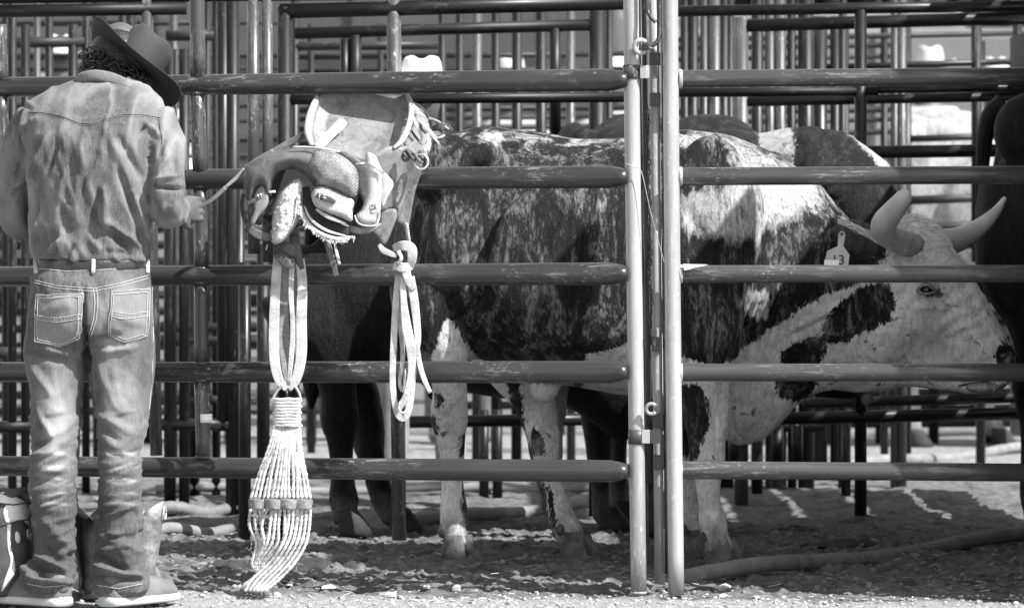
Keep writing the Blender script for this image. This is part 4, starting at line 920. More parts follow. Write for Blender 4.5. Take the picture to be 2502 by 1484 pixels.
# shirt tail puckers over the belt
# body: head, neck, arms, hands, legs as one mesh
mb = MB(); HC = P(292, 150, 14.83)
blob(mb, HC, (.080, .098, .115), 24, 18, Matrix.Rotation(rad(-18), 3, 'X'))
tube(mb, [P(255, 235, 14.68), P(268, 200, 14.74), P(282, 165, 14.80)], [.068, .060, .058], 20)
blob(mb, P(286, 185, 14.92), (.045, .045, .05)); blob(mb, P(290, 172, 14.945), (.014, .02, .016)) ; blob(mb, P(292, 152, 14.93), (.010, .022, .020))
for s in (-1, 1): blob(mb, HC+np.array([s*.083, .0, -.005]), (.010, .022, .032)); blob(mb, HC+np.array([s*.032, .085, .0]), (.015, .012, .010))
loft(mb, rowloft([(240, 110, 360, .07, .03), (300, 90, 375, .09, .01), (450, 100, 350, .09, .01), (640, 105, 340, .085, .02), (800, 95, 345, .09, .01)]))
for (xs, dd) in (((140, 128, 122, 118), -.01), ((298, 292, 294, 294), -.01)):
    tube(mb, [P(xs[0], 790, DM), P(xs[1], 1050, DM), P(xs[2], 1250, DM), P(xs[3], 1440, DM)], [.075, .055, .052, .038], 18)
def armb(L): tube(mb, [P(x, y, d) for x, y, d, _ in L], [q[3] for q in L], 16)
armb([(92, 300, 14.62, .045), (40, 500, 14.67, .040), (60, 545, 14.78, .036), (120, 545, 14.95, .030), (150, 540, 15.0, .026)])
armb([(372, 300, 14.6, .045), (412, 500, 14.56, .040), (426, 513, 14.76, .030), (434, 508, 14.82, .025)])
def hand(c, u, w, curl, s=1.):
    """c wrist, u towards knuckles, w across the palm; five separate fingers closing round a strap"""
    c, u, w = [np.array(q, float) for q in (c, u, w)]; u /= np.linalg.norm(u); w = w-u*np.dot(u, w); w /= np.linalg.norm(w); n_ = np.cross(u, w)*curl
    tube(mb, [c, c+u*.03, c+u*.06, c+u*.085], [(.026, .016), (.036, .017), (.040, .016), (.038, .012)], 16, up=w)
    for i, (L, o) in enumerate(((.072, -.030), (.080, -.010), (.075, .010), (.060, .028))):
        b = c+u*(.082-abs(o)*.15)+w*o; p = [b-u*.015, b, b+u*L*.40-n_*.006, b+u*L*.52-n_*L*.30, b+u*L*.30-n_*L*.55, b+u*.01-n_*L*.48]
        p = spline([list(q) for q in p], 4); tube(mb, p, np.linspace(.0095, .0075, len(p)).tolist(), 10)
    b = c+u*.03-w*.030; p = spline([list(q) for q in (b, b-w*.020+u*.02-n_*.01, b-w*.014+u*.045-n_*.028, b+w*.010+u*.055-n_*.036)], 4); tube(mb, p, np.linspace(.0125, .009, len(p)).tolist(), 10)
hand(P(428, 509, 14.83), (.66, .72, .0), (-.1, .1, 1), 1); hand(P(150, 540, 15.0), (.8, .3, .1), (0, .2, 1), 1)
me = fuse(mb, .0042, 2); BD = place('body', me, M['skin'], PE)
# hair: curls
mb = MB(); rng = np.random.default_rng(8)
for i in range(520):
    t = rng.random(); side = rng.random()
    x = 212+150*t+rng.uniform(-8, 8); y = 150+62*t**.9+rng.uniform(-34, 24)*(1-.4*t); d = 14.70+.05*abs(t-.45)+rng.uniform(-.015, .05)
    c = P(x, y, d-.02); r = rng.uniform(.006, .013); a0 = rng.uniform(0, 6.28); ax = rng.normal(size=3); ax /= np.linalg.norm(ax); e1 = np.cross(ax, [0, 0, 1.]); e1 /= np.linalg.norm(e1)+1e-9; e2 = np.cross(ax, e1)
    pts = [c+(e1*math.cos(a0+q)+e2*math.sin(a0+q))*r+ax*q*.0022 for q in np.linspace(0, 9, 16)]; tube(mb, pts, np.linspace(.0032, .0016, 16).tolist(), 5)
blob(mb, HC+np.array([-.005, -.03, -.005]), (.088, .085, .10), 20, 14)
build('hair', mb, M['hair'], PE)
# hat
def hat(parent, C0, X, Z, W_=.185, L_=.215, crown=(.088, .104, .125), mat=None, mu=None, curl=.055, n=72, group=None, band=True):
    """C0 centre of brim plane, Z crown axis, X across"""
    Z = np.array(Z, float); Z /= np.linalg.norm(Z); X = np.array(X, float); X = X-Z*np.dot(X, Z); X /= np.linalg.norm(X); Y = np.cross(Z, X)
    a = np.arange(n)*2*math.pi/n; C0 = np.array(C0)
    def ring(rx, ry, z): return C0+np.outer(np.cos(a)*rx, X)+np.outer(np.sin(a)*ry, Y)+np.outer(z*np.ones(n), Z)
    up = np.abs(np.cos(a))**2
    R = []
    for t in np.linspace(0, 1, 9):
        rx = crown[0]+(W_-crown[0])*t; ry = crown[1]+(L_-crown[1])*t; R.append(ring(rx*(1-.10*up*t*t), ry, curl*up*t**2.0-.016*t*np.abs(np.sin(a))**3+.004))
    for t in np.linspace(1, 0, 9):
        rx = crown[0]+(W_-crown[0])*t; ry = crown[1]+(L_-crown[1])*t; R.append(ring(rx*(1-.10*up*t*t), ry, curl*up*t**2.0-.016*t*np.abs(np.sin(a))**3))
    mb = MB(); V = np.concatenate(R); f = ring_faces(len(R), n); f += [((len(R)-1)*n+j, (len(R)-1)*n+(j+1) % n, (j+1) % n, j) for j in range(n)]
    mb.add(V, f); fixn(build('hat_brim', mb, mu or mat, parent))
    R = []
    for (s, z) in ((1.0, -.002), (1.0, .03), (.97, .06), (.93, .085), (.88, .105), (.78, .119), (.60, .124), (.35, .118), (.05, .112)):
        q = crown[2]/.125; dent = -.022*np.exp(-(np.cos(a)*s/.28)**2)*(s < .85)*(1-s*.2)
        R.append(ring(crown[0]*s*(1-.10*(z > .08)*np.clip(np.sin(a), 0, 1)), crown[1]*s, z*q+dent))
    mb = MB(); loft(mb, R); fixn(build('hat_crown', mb, mat, parent))
    if band:
        mb = MB(); V = np.concatenate([ring(crown[0]*1.02, crown[1]*1.02, .004), ring(crown[0]*1.02, crown[1]*1.02, .020)]); mb.add(V, ring_faces(2, n)); build('hat_band', mb, M['feltd'], parent)
HT = empty('cowboy_hat', P(315, 165, 14.76), 'dark felt cowboy hat tipped to the right on the bowed head', 'hat')
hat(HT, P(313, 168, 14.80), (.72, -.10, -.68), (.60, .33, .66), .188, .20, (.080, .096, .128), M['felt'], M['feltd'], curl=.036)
# shoes
def shoe(heel, dirx, label, L=.29, dy=.8):
    c = np.array(heel, float); u = np.array([dirx, dy, 0.]); u /= np.linalg.norm(u); w = np.array([-u[1], u[0], 0])
    rows = ((-.02, .030, .06, .0), (.0, .036, .085, 0), (.05, .040, .085, 0), (.10, .043, .075, 0), (.16, .048, .062, 0), (.22, .050, .050, 0), (.26, .044, .042, 0), (.285, .030, .03, 0), (.297, .010, .02, 0))
    a = np.arange(20)*2*math.pi/20; R = []; Rs = []
    for (s, hw, h, _) in rows:
        s *= L/.29
        zc = .022; R.append(np.array([c+u*s+w*hw*math.cos(q)+np.array([0, 0, zc+(h if math.sin(q) > 0 else .01)*math.sin(q)]) for q in a]))
        Rs.append(np.array([c+u*(s*1.01)+w*(hw+.005)*np.sign(math.cos(q))*abs(math.cos(q))**.5+np.array([0, 0, .014+.014*np.sign(math.sin(q))*abs(math.sin(q))**.5]) for q in a]))
    mb = MB(); loft(mb, R); o = fixn(build('shoe', mb, M['shoe'], PE)); o['label'] = label
    mb = MB(); loft(mb, Rs); fixn(build('sole', mb, M['sole'], o))
    mb = MB()
    for k_ in range(4):
        s = .11+.03*k_; h = .022+.075-.016*k_
        tube(mb, [c+u*s-w*.03+np.array([0, 0, h*.72]), c+u*(s+.008)+np.array([0, 0, h+.004]), c+u*s+w*.03+np.array([0, 0, h*.72])], .003, 6)
    build('lace', mb, M['thread'], o)
M['shoe'] = plain('canvas_shoe', .12, .2, 20, .8, .3, 160); M['sole'] = plain('white_sole', .45, .12, 20, .6, .15, 60)
g = lambda x, d: np.array([P(x, 0, d)[0], d-15, .0])
shoe(g(146, 14.52), -1, 'left shoe pointing left', .29, .75); shoe(g(272, 14.52), .66, 'right shoe pointing right', .28, 1.)
# ---------------- boots and bag ----------------
M['bootd'] = plain('dark_boot_leather', .03, .5, 12, .35, .4, 40); M['bootl'] = plain('tan_boot_leather', .16, .7, 22, .30, .9, 45)
def boot(x, d, ytop, label, mat, rot, lean=0.):
    base = g(x, d); e = empty('cowboy_boot', base, label, 'boot', 'cowboy boots standing behind the legs'); zt = P(x, ytop, d)[2]
    u = np.array([math.cos(rot), math.sin(rot), 0]); w = np.array([-u[1], u[0], 0]); n = 32; a = np.arange(n)*2*math.pi/n; R = []
    for (t, rx, ry, ox) in ((.0, .040, .036, -.01), (.12, .042, .037, -.01), (.25, .044, .040, -.005), (.38, .048, .046, 0), (.6, .054, .052, 0), (.8, .060, .056, 0), (1., .064, .060, 0)):
        z = .03+t*(zt-.03-.0); c = base+u*(ox)+np.array([lean*t, 0, z])
        sc = (t > .99)*(.030*np.abs(np.sin(a))**1.2*0-.055*(1-np.abs(np.sin(a))**.8)) if t > .7 else 0*a
        R.append(np.array([c+u*rx*math.cos(q)+w*ry*math.sin(q) for q in a])+np.outer(sc if t > .7 else 0*a, [0, 0, 1]))
    mb = MB(); V = np.concatenate(R); mb.add(V, ring_faces(len(R), n)); o = build('shaft', mb, mat, e)
    s_ = o.modifiers.new('s', 'SOLIDIFY'); s_.thickness = .003
    R = []
    for (s, hw, h) in ((-.05, .02, .05), (-.035, .034, .09), (0, .038, .10), (.05, .038, .085), (.10, .040, .060), (.15, .042, .046), (.20, .032, .036), (.235, .010, .022)):
        R.append(np.array([base+u*s+w*hw*math.cos(q)+np.array([0, 0, .022+(h if math.sin(q) > 0 else .008)*math.sin(q)]) for q in np.arange(18)*2*math.pi/18]))
    mb = MB(); loft(mb, R); fixn(build('foot', mb, mat, e))
    mb = MB(); box(mb, base+u*-.02+np.array([0, 0, .012]), (.055, .06, .026), bev=.004); build('heel', mb, M['bootd'], e)
    for s in (-1, 1):
        mb = MB(); c = base+w*s*.060+np.array([lean, 0, zt-.035]); pts = [c+u*.011*math.cos(q)+np.array([0, 0, .018*math.sin(q)])+w*s*.002 for q in np.linspace(0, 2*math.pi, 14)]
        tube(mb, pts, .0028, 8); build('pull_hole', mb, M['thread'], e)
boot(222, 14.86, 1222, 'dark cowboy boot standing between the two trouser legs', M['bootd'], rad(100))
boot(346, 14.86, 1222, 'pale shiny cowboy boot right of the trouser leg', M['bootl'], rad(75), .008)
BG = empty('duffel_bag', g(-20, 14.72), 'dark duffel bag with pale panels and straps at the left edge', 'bag')
M['bag'] = plain('dark_bag_cloth', .045, .3, 30, .8, .4, 200); M['bagp'] = plain('pale_bag_panel', .55, .12, 30, .6, .2, 150)
n = 40; R = []
for (y, xl, xr, hd) in ((1195, -150, 30, .10), (1205, -160, 62, .13), (1240, -165, 76, .15), (1320, -168, 82, .16), (1400, -165, 84, .16), (1448, -160, 78, .15)): R.append((y, xl, xr, hd, .12))
mb = MB(); loft(mb, rowloft(R, e=.55)); fixn(build('bag_body', mb, M['bag'], BG)); bb = bvh_of(BG.children[0])
for poly in ([(14, 1232), (76, 1226), (78, 1292), (54, 1268), (14, 1276)], [(0, 1202), (22, 1203), (60, 1226), (20, 1230), (-8, 1226)], [(18, 1280), (27, 1276), (26, 1330), (38, 1390), (24, 1420), (2, 1445), (16, 1400), (25, 1370), (17, 1330)],
             [(38, 1298), (46, 1300), (50, 1318), (44, 1326), (37, 1316)], [(66, 1292), (74, 1294), (78, 1312), (74, 1320), (66, 1310)]):
    sheet('pale_panel', poly, dfun_on(bb, .003), .003, M['bagp'], BG, k=3, edge=2, step=6)
mb = MB(); stitch(mb, bb, [(-8, 1228), (30, 1233), (76, 1226)], .002, .003); stitch(mb, bb, [(-8, 1284), (30, 1276), (80, 1264)], .0018, .003); build('piping', mb, M['bag'], BG)
mb = MB(); tube(mb, spline([list(P(x, y, d)) for x, y, d in ((-20, 1250, 14.62), (10, 1215, 14.6), (50, 1198, 14.62), (85, 1204, 14.66), (100, 1240, 14.7))], 6), [(.012, .003)]*25, 8); build('bag_strap', mb, M['bag'], BG)
# ---------------- saddle ----------------
def z3(x, y): return (549.5+x*.4115, 152.7+y*.4115)
def Z(poly): return [z3(*p) for p in poly]
def leather(name, c, stamp=False, var=.35):
    m, t, b, N, L = newmat(name); v = coords(t)
    col = ramp(t, noi(t, v, 22, 8, .72, .8), [(.34, c*(1-var*1.3)), (.5, c), (.62, min(.9, c*(1+var*.8)))])
    sc = ramp(t, noi(t, coords(t, (1, 1, .3), (0, .6, 0)), 30, 7, .75), [(.60, 0), (.68, .6)]); col = mix(t, sc, col, c*.55)
    L.new(col, b.inputs['Base Color']); b.inputs['Roughness'].default_value = .52; b.inputs['Specular IOR Level'].default_value = .35
    p = bump(t, b, noi(t, v, 90, 4), .3, .003)
    if stamp:
        w1 = nd(t, 'ShaderNodeTexBrick'); w1.inputs['Scale'].default_value = 34; w1.inputs['Mortar Size'].default_value = .06; w1.inputs['Mortar Smooth'].default_value = .6
        w1.inputs['Color1'].default_value = (1, 1, 1, 1); w1.inputs['Color2'].default_value = (.6, .6, .6, 1); w1.inputs['Mortar'].default_value = (0, 0, 0, 1)
        mp = nd(t, 'ShaderNodeMapping'); tc = nd(t, 'ShaderNodeTexCoord'); L.new(tc.outputs['Object'], mp.inputs[0]); mp.inputs['Rotation'].default_value = (math.pi/2, 0, 0)
        mp2 = nd(t, 'ShaderNodeMapping'); mp2.inputs['Rotation'].default_value = (0, 0, rad(40)); L.new(mp.outputs[0], mp2.inputs[0])
        L.new(mp2.outputs[0], w1.inputs['Vector']); bump(t, b, w1.outputs['Color'], .9, .005, p)
    return m
M['lea'] = leather('tan_saddle_leather', .17); M['leap'] = leather('pale_saddle_leather', .40, var=.2); M['lead'] = leather('dark_strap_leather', .06); M['leam'] = leather('oiled_leather', .09)
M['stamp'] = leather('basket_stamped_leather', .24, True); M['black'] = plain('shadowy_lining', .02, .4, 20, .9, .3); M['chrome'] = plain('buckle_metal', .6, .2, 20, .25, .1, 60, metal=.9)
M['fleece'] = plain('fleece', .62, .3, 30, 1., 1., 110, bd=.01); M['white'] = plain('white_label', .85, .06, 30, .6, .1)
SD = empty('saddle', P(850, 420, 15.0), 'pale leather bronc saddle hung on its side between the top two rails', 'saddle')
def lerp(y, a, b, c, d): return b+(d-b)*min(1, max(0, (y-a)/(c-a)))
def seat_d(x, y, s): return lerp(y, 228, 15.135, 380, 15.02)+.03*min(1, s/45)
sheet('seat', Z([(585, 150), (540, 215), (500, 300), (487, 390), (495, 460), (520, 515), (640, 540), (800, 600), (900, 560), (1000, 520), (1050, 480), (1092, 395), (1110, 300), (1100, 230), (1070, 160), (1000, 130), (800, 120), (650, 130)]), seat_d, .02, M['lea'], SD, edge=6)
def ztube(pts, r, mat, name, parent=None, n=12, k=6, flat=None, label=None, up=None):
    """pts: (x, y, depth) in zoom px, r: px radius or list"""
    Q = []
    rr = r if isinstance(r, (list, tuple)) else [r]*len(pts)
    for (x, y, d), q in zip(pts, rr): Q.append(list(P(*z3(x, y), d))+[q*.4115*15/F])
    Q = spline(Q, k); mb = MB(); rad_ = [(q[3], q[3]*(flat or 1)) for q in Q]
    tube(mb, [q[:3] for q in Q], rad_, 20 if flat else n, up='cam' if flat else up, sq=.45 if flat else 1); o = build(name, mb, mat, parent or SD)
    if label: o['label'] = label
    return o
ztube([(560, 190, 15.165), (525, 260, 15.10), (500, 340, 15.05), (492, 420, 15.0), (515, 495, 14.97)], [16, 22, 24, 22, 14], M['leap'], 'seat_roll')
ztube([(1062, 165, 15.16), (1098, 230, 15.10), (1106, 300, 15.05), (1085, 390, 15.0), (1048, 465, 14.96), (1000, 510, 14.95)], [14, 16, 18, 18, 17, 10], M['leap'], 'cantle_binding')
mb = MB()
for i in range(22):
    t = i/21; x = 545-40*math.sin(t*2.2)-0*t; y = 235+t*230; tube(mb, [P(*z3(x+14, y), seat_d(*z3(x, y), 0)-.012), P(*z3(x+24, y+6), seat_d(*z3(x, y), 0)-.006)], .0009, 5)
build('edge_stitching', mb, M['dthread'], SD)
sheet('saddle_skirt', Z([(560, 500), (700, 530), (850, 560), (960, 500), (1030, 500), (1100, 500), (1165, 580), (1165, 650), (1130, 760), (1112, 850), (1085, 985), (1050, 965), (1015, 935), (1012, 862), (940, 880), (850, 880), (770, 720), (650, 560)]),
      lambda x, y, s: 15.0-.05*math.sin(min(1, max(0, (x-760)/230))*math.pi)+lerp(y, 380, -.03, 560, .03), .007, M['lea'], SD, edge=4)
sheet('side_panel', Z([(1108, 245), (1165, 275), (1212, 335), (1225, 420), (1222, 500), (1180, 570), (1060, 500), (1098, 400), (1118, 320)]), lambda x, y, s: 15.06, .012, M['leap'], SD)
sheet('rear_jockey', Z([(925, 885), (1005, 868), (1022, 905), (1000, 975), (947, 1082), (905, 1035), (868, 992), (912, 960)]), 14.985, .006, M['lea'], SD)
sheet('fender_fold', Z([(930, 655), (985, 690), (1000, 730), (970, 790), (935, 860), (915, 800)]), 14.93, .006, M['leap'], SD)
# swells
dome = lambda d0, h, R: (lambda x, y, s: d0-h*math.sqrt(max(0, 1-(1-min(s/R, 1))**2)))
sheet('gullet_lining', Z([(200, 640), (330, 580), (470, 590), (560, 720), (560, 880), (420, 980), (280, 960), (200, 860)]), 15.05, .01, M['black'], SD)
sheet('swell', Z([(104, 670), (130, 610), (190, 565), (280, 530), (400, 505), (520, 508), (610, 530), (600, 600), (580, 660), (545, 735), (515, 715), (480, 672), (430, 640), (375, 632), (320, 650), (285, 700), (270, 780), (240, 800), (225, 745), (190, 748), (150, 850), (120, 790)]), dome(14.92, .060, 34), .03, M['leam'], SD, label='oiled left swell with the dark arch below')
sheet('swell', Z([(540, 512), (640, 528), (715, 565), (775, 625), (800, 690), (792, 755), (762, 806), (690, 780), (600, 742), (548, 735), (520, 680), (482, 612), (505, 560)]), dome(14.89, .055, 30), .03, M['stamp'], SD, label='basket stamped right swell')
ztube([(400, 500, 14.87), (500, 503, 14.87), (600, 515, 14.86), (680, 530, 14.88)], [4, 6, 7, 5], M['leap'], 'swell_welt')
sheet('swell_flap', Z([(650, 525), (740, 540), (820, 600), (760, 600), (700, 560)]), 14.90, .006, M['leam'], SD)
ztube([(270, 650, 14.96), (262, 720, 14.95), (270, 790, 14.95)], [7, 9, 8], M['leap'], 'gullet_strap')
# fleece
def fuzz(a): return lambda x, y, s: a*.5*np.abs(fbm(x*.12, y*.12, 0, 3, 5))*3*np.clip(s/8, 0, 1)
sheet('fleece', Z([(330, 765), (400, 700), (445, 690), (468, 730), (450, 850), (425, 950), (365, 1045), (312, 1080), (270, 1050), (278, 930), (300, 830)]), dome(14.94, .07, 26), .05, M['fleece'], SD, rough=fuzz(.012), step=4, label='fleece lining lobe under the fork')
ztube([(455, 700, 14.95), (436, 790, 14.92), (455, 890, 14.90), (500, 965, 14.88), (570, 1015, 14.87), (660, 1045, 14.87), (760, 1032, 14.88)], [12, 15, 16, 15, 13, 12, 6], M['fleece'], 'fleece_edge')
rng = np.random.default_rng(11); mb = MB()
path = spline([(436, 790), (450, 890), (495, 975), (570, 1025), (660, 1056), (762, 1036)], 8)
for i in range(120):
    q = path[rng.integers(len(path))]+rng.uniform(-7, 7, 2); a = P(*z3(*q), 14.87); e_ = P(*z3(q[0]+rng.uniform(-16, 4), q[1]+rng.uniform(6, 26)), 14.865); tube(mb, [a, (a+e_)/2+rng.uniform(-.002, .002, 3), e_], [.0022, .0018, .0006], 5)
for i in range(14):
    q = np.array([rng.uniform(285, 420), 0]); q[1] = rng.uniform(780, 1060); a = P(*z3(*q), 14.872); e_ = P(*z3(q[0]+rng.uniform(-22, -4), q[1]+rng.uniform(-6, 14)), 14.875)
    if 300+(-q[1]+830)*.12 < q[0] < 450-(q[1]-760)*.3: tube(mb, [a, (a+e_)/2, e_], [.0014, .0012, .0005], 5)
build('fleece_tufts', mb, M['fleece'], SD)
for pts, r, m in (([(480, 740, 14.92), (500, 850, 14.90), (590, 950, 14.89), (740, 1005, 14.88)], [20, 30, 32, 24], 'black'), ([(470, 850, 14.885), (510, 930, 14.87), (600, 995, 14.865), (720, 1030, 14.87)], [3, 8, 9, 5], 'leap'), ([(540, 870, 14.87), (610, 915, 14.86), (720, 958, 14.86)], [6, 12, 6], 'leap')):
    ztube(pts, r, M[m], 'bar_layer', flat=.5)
pad = sheet('buckle_pad', Z([(513, 800), (520, 762), (548, 738), (600, 738), (690, 778), (762, 818), (757, 880), (752, 942), (690, 920), (600, 888), (535, 852)]), dome(14.86, .012, 12), .012, M['leap'], SD, edge=4)
ztube([(545, 785, 14.845), (575, 800, 14.84), (620, 812, 14.84), (652, 832, 14.845)], [14, 16, 15, 12], M['lead'], 'buckle_strap', flat=.35, up=(0, 0, 1))
mb = MB(); Q = [P(*z3(x, y), 14.832) for x, y in ((562, 778), (592, 786), (586, 826), (557, 816), (562, 778))]; tube(mb, Q, .0016, 8); tube(mb, [P(*z3(575, 800), 14.83), P(*z3(602, 806), 14.828)], .0013, 8); build('buckle', mb, M['chrome'], SD)
mb = MB(); Q = smooth_poly(Z([(524, 800), (535, 765), (560, 750), (600, 750), (690, 790), (750, 825), (745, 925), (690, 908), (600, 876), (545, 843)]), 6)
for i in range(0, len(Q)-1, 2): tube(mb, [P(*Q[i], 14.8455), P(*Q[i+1], 14.8455)], .0007, 5)
build('pad_stitching', mb, M['dthread'], pad)
# stirrup leather
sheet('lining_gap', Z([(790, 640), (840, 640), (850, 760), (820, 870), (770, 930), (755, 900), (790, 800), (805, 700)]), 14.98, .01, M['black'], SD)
sl_ = sheet('stirrup_leather', Z([(826, 600), (838, 545), (856, 532), (895, 556), (915, 600), (940, 655), (932, 700), (932, 780), (922, 880), (908, 955), (860, 972), (800, 955), (772, 915), (815, 860), (838, 770), (838, 690)]), dome(14.89, .02, 16), .008, M['leap'], SD, edge=4)
ztube([(770, 908, 14.87), (788, 950, 14.86), (830, 968, 14.86), (890, 966, 14.86), (914, 930, 14.87), (918, 880, 14.87)], 5, M['leap'], 'keeper')
mb = MB()
for (x, y) in ((866, 650), (906, 664), (864, 690), (911, 715)): blob(mb, P(*z3(x, y), 14.874), (.0028, .002, .0036), 8, 6)
build('punched_holes', mb, M['black'], sl_)
mb = MB(); tube(mb, [P(*z3(x, y), 14.862) for x, y in ((828, 612), (936, 652))], .0022, 8); tube(mb, [P(*z3(x, y), 14.862) for x, y in ((832, 596), (928, 640), (938, 664))], .0030, 8); tube(mb, [P(*z3(x, y), 14.862) for x, y in ((775, 600), (830, 598))], .0035, 8); build('buckle', mb, M['chrome'], SD)
mb = MB(); Q = spline([(850, 735), (845, 820), (830, 880), (860, 920)], 5)
rng = np.random.default_rng(2)
for i in range(7): 
    a = rng.uniform(0, 6.28); c0 = z3(880+rng.uniform(-10, 10), 870+rng.uniform(-22, 22)); pts = [P(c0[0]+5*math.cos(a+q)*1.2, c0[1]+6*math.sin(a+q), 14.8695) for q in np.linspace(0, 4, 9)]; tube(mb, pts, .0005, 5)
build('tooled_flower', mb, M['dthread'], sl_)
ztube([(690, 965, 14.92), (760, 990, 14.90), (830, 995, 14.90), (890, 975, 14.91), (925, 960, 14.93)], [10, 20, 24, 20, 10], M['lea'], 'rolled_cuff')
# left rigging
sheet('rigging_flap', Z([(195, 745), (225, 732), (250, 775), (258, 820), (245, 860), (205, 905), (168, 962), (150, 945), (172, 880), (168, 800)]), 14.89, .006, M['lea'], SD)
ztube([(130, 838, 14.875), (170, 820, 14.87), (212, 800, 14.87)], [12, 13, 10], M['leam'], 'rigging_strap', flat=.35, up=(0, 0, 1))
mb = MB(); Q = [P(*z3(x, y), 14.865) for x, y in ((192, 778), (214, 782), (218, 808), (202, 812), (192, 778))]; tube(mb, Q, .0018, 8); build('buckle', mb, M['chrome'], SD)
ztube([(108, 780, 14.98), (100, 850, 14.95), (118, 930, 14.93), (150, 965, 14.92), (215, 985, 14.92), (275, 975, 14.94)], [10, 12, 14, 16, 18, 18], M['lead'], 'rigging_loop', flat=.4)
ztube([(125, 945, 14.92), (165, 1000, 14.91), (225, 1030, 14.91), (285, 1035, 14.92)], [14, 24, 26, 18], M['leam'], 'rigging_loop', flat=.3)
ztube([(200, 960, 14.96), (205, 900, 14.95), (270, 860, 14.95)], [14, 26, 20], M['lead'], 'rigging_pad')
ztube([(150, 990, 14.93), (180, 1060, 14.93), (215, 1050, 14.93), (200, 1020, 14.93)], 3, M['lead'], 'thong')
ztube([(252, 1080, 14.93), (243, 1112, 14.93)], 4, M['leap'], 'thong')
ztube([(250, 770, 14.90), (300, 765, 14.90)], [6, 8], M['leap'], 'thong', flat=.5)
# strap from the saddle to the hand
ztube([(500, 420, 15.02), (400, 465, 15.01), (300, 520, 14.99), (240, 550, 14.98)], [14, 20, 18, 14], M['lead'], 'tie_strap', flat=.3, up=(0, 0, 1))
HS = empty('rein_strap', P(520, 465, 14.95), 'leather strap pulled from the saddle to the cowboy hand', 'strap')
ztube([(290, 522, 14.97), (200, 575, 14.96), (115, 635, 14.95)], [14, 18, 19], M['leam'], 'strap_end', HS, flat=.35, up=(0, 0, 1))
ztube([(118, 632, 14.948), (60, 690, 14.94), (0, 742, 14.935)], [13, 11, 9], M['lea'], 'pale_section', HS, flat=.35, up=(0, 0, 1))
ztube([(5, 740, 14.935), (-60, 800, 14.92), (-130, 845, 14.91), (-200, 865, 14.90), (-245, 875, 14.89)], [13, 13, 12, 11, 10], M['lead'], 'strap_length', HS, flat=.35, up=(0, 0, 1))
# strings and conchos at the cantle
for pts, r, m in (([(1118, 322, 15.03), (1135, 370, 15.02), (1168, 440, 15.02), (1150, 480, 15.02)], [7, 9, 9, 5], 'leap'), ([(1140, 335, 15.02), (1185, 375, 15.01), (1230, 430, 15.0), (1280, 495, 15.0)], [4, 11, 12, 1], 'leap'), ([(1125, 300, 15.04), (1180, 320, 15.03), (1205, 350, 15.03)], 5, 'leap'),
                  ([(1112, 238, 15.07), (1165, 268, 15.06), (1205, 320, 15.06), (1232, 400, 15.06)], 7, 'lead'), ([(1100, 395, 15.04), (1130, 440, 15.03), (1170, 490, 15.03)], [6, 8, 3], 'lead'), ([(1160, 350, 15.02), (1165, 390, 15.02), (1195, 420, 15.02)], 9, 'lead'),
                  ([(1205, 330, 15.06), (1260, 345, 15.05), (1300, 375, 15.05), (1330, 395, 15.05)], [8, 5, 5, 4], 'leap'), ([(1230, 395, 15.06), (1280, 380, 15.05), (1320, 385, 15.06), (1355, 405, 15.07)], [14, 24, 20, 8], 'lead'), ([(1225, 430, 15.05), (1265, 446, 15.04), (1305, 432, 15.04)], 6, 'leap'), ([(1215, 450, 15.04), (1200, 500, 15.03), (1170, 540, 15.02)], [10, 12, 8], 'leap')):
    ztube(pts, r, M[m], 'saddle_string', flat=.45)
mb = MB(); c = P(*z3(1165, 590), 14.945); tube(mb, [c+np.array([math.cos(a)*.0195, .006*math.sin(a), math.sin(a)*.0215]) for a in np.linspace(0, 2*math.pi, 28)], .0042, 10, cap=False); build('rigging_ring', mb, M['chrome'], SD)
for k_ in range(2):
    mb = MB(); Q = []
    for t in np.linspace(0, 1, 40): Q.append(P(*z3(1060+115*t, 535+45*t+18*math.sin(t*9+k_*3.14)), 14.935-.004*math.cos(t*9+k_*3.14)))
    tube(mb, Q, .0042, 8); build('braided_thong', mb, M['lead' if k_ else 'leam'], SD)
mb = MB(); c = P(*z3(1072, 560), 14.94); tube(mb, [c+np.array([math.cos(a)*.009, 0, math.sin(a)*.011]) for a in np.linspace(0, 2*math.pi, 16)], .0045, 8, cap=False); build('knot', mb, M['lead'], SD)
# white label strip on the seat
sheet('white_label', Z([(672, 340), (690, 333), (718, 352), (716, 376), (650, 440), (590, 502), (560, 505), (536, 482), (600, 415)]), lambda x, y, s: seat_d(x, y, 22)-.022, .003, M['white'], SD, k=3, edge=2)
ztube([(536, 485, 14.97), (560, 508, 14.93), (600, 520, 14.90), (660, 530, 14.89)], [6, 9, 8, 4], M['white'], 'label_tail', flat=.4)
mb = MB(); Q = Z([(1162, 645), (1130, 760), (1110, 850), (1088, 960)])
for i in range(len(Q)-1):
    for t in np.linspace(0, .9, 9): 
        x, y = Q[i][0]+(Q[i+1][0]-Q[i][0])*t-5, Q[i][1]+(Q[i+1][1]-Q[i][1])*t; tube(mb, [P(x, y, 14.985), P(x+3.5, y+2, 14.985)], .0007, 5)
build('edge_stitching', mb, M['dthread'], SD)
# hanging latigo end and the leather knot
ztube([(600, 1045, 14.93), (622, 1120, 14.92), (645, 1200, 14.91), (662, 1270, 14.91)], [20, 19, 17, 14], M['leam'], 'latigo', flat=.25, up=(1, 0, 0))
ztube([(650, 1070, 14.925), (668, 1150, 14.915), (680, 1198, 14.91)], [6, 10, 8], M['leap'], 'latigo', flat=.25, up=(1, 0, 0))
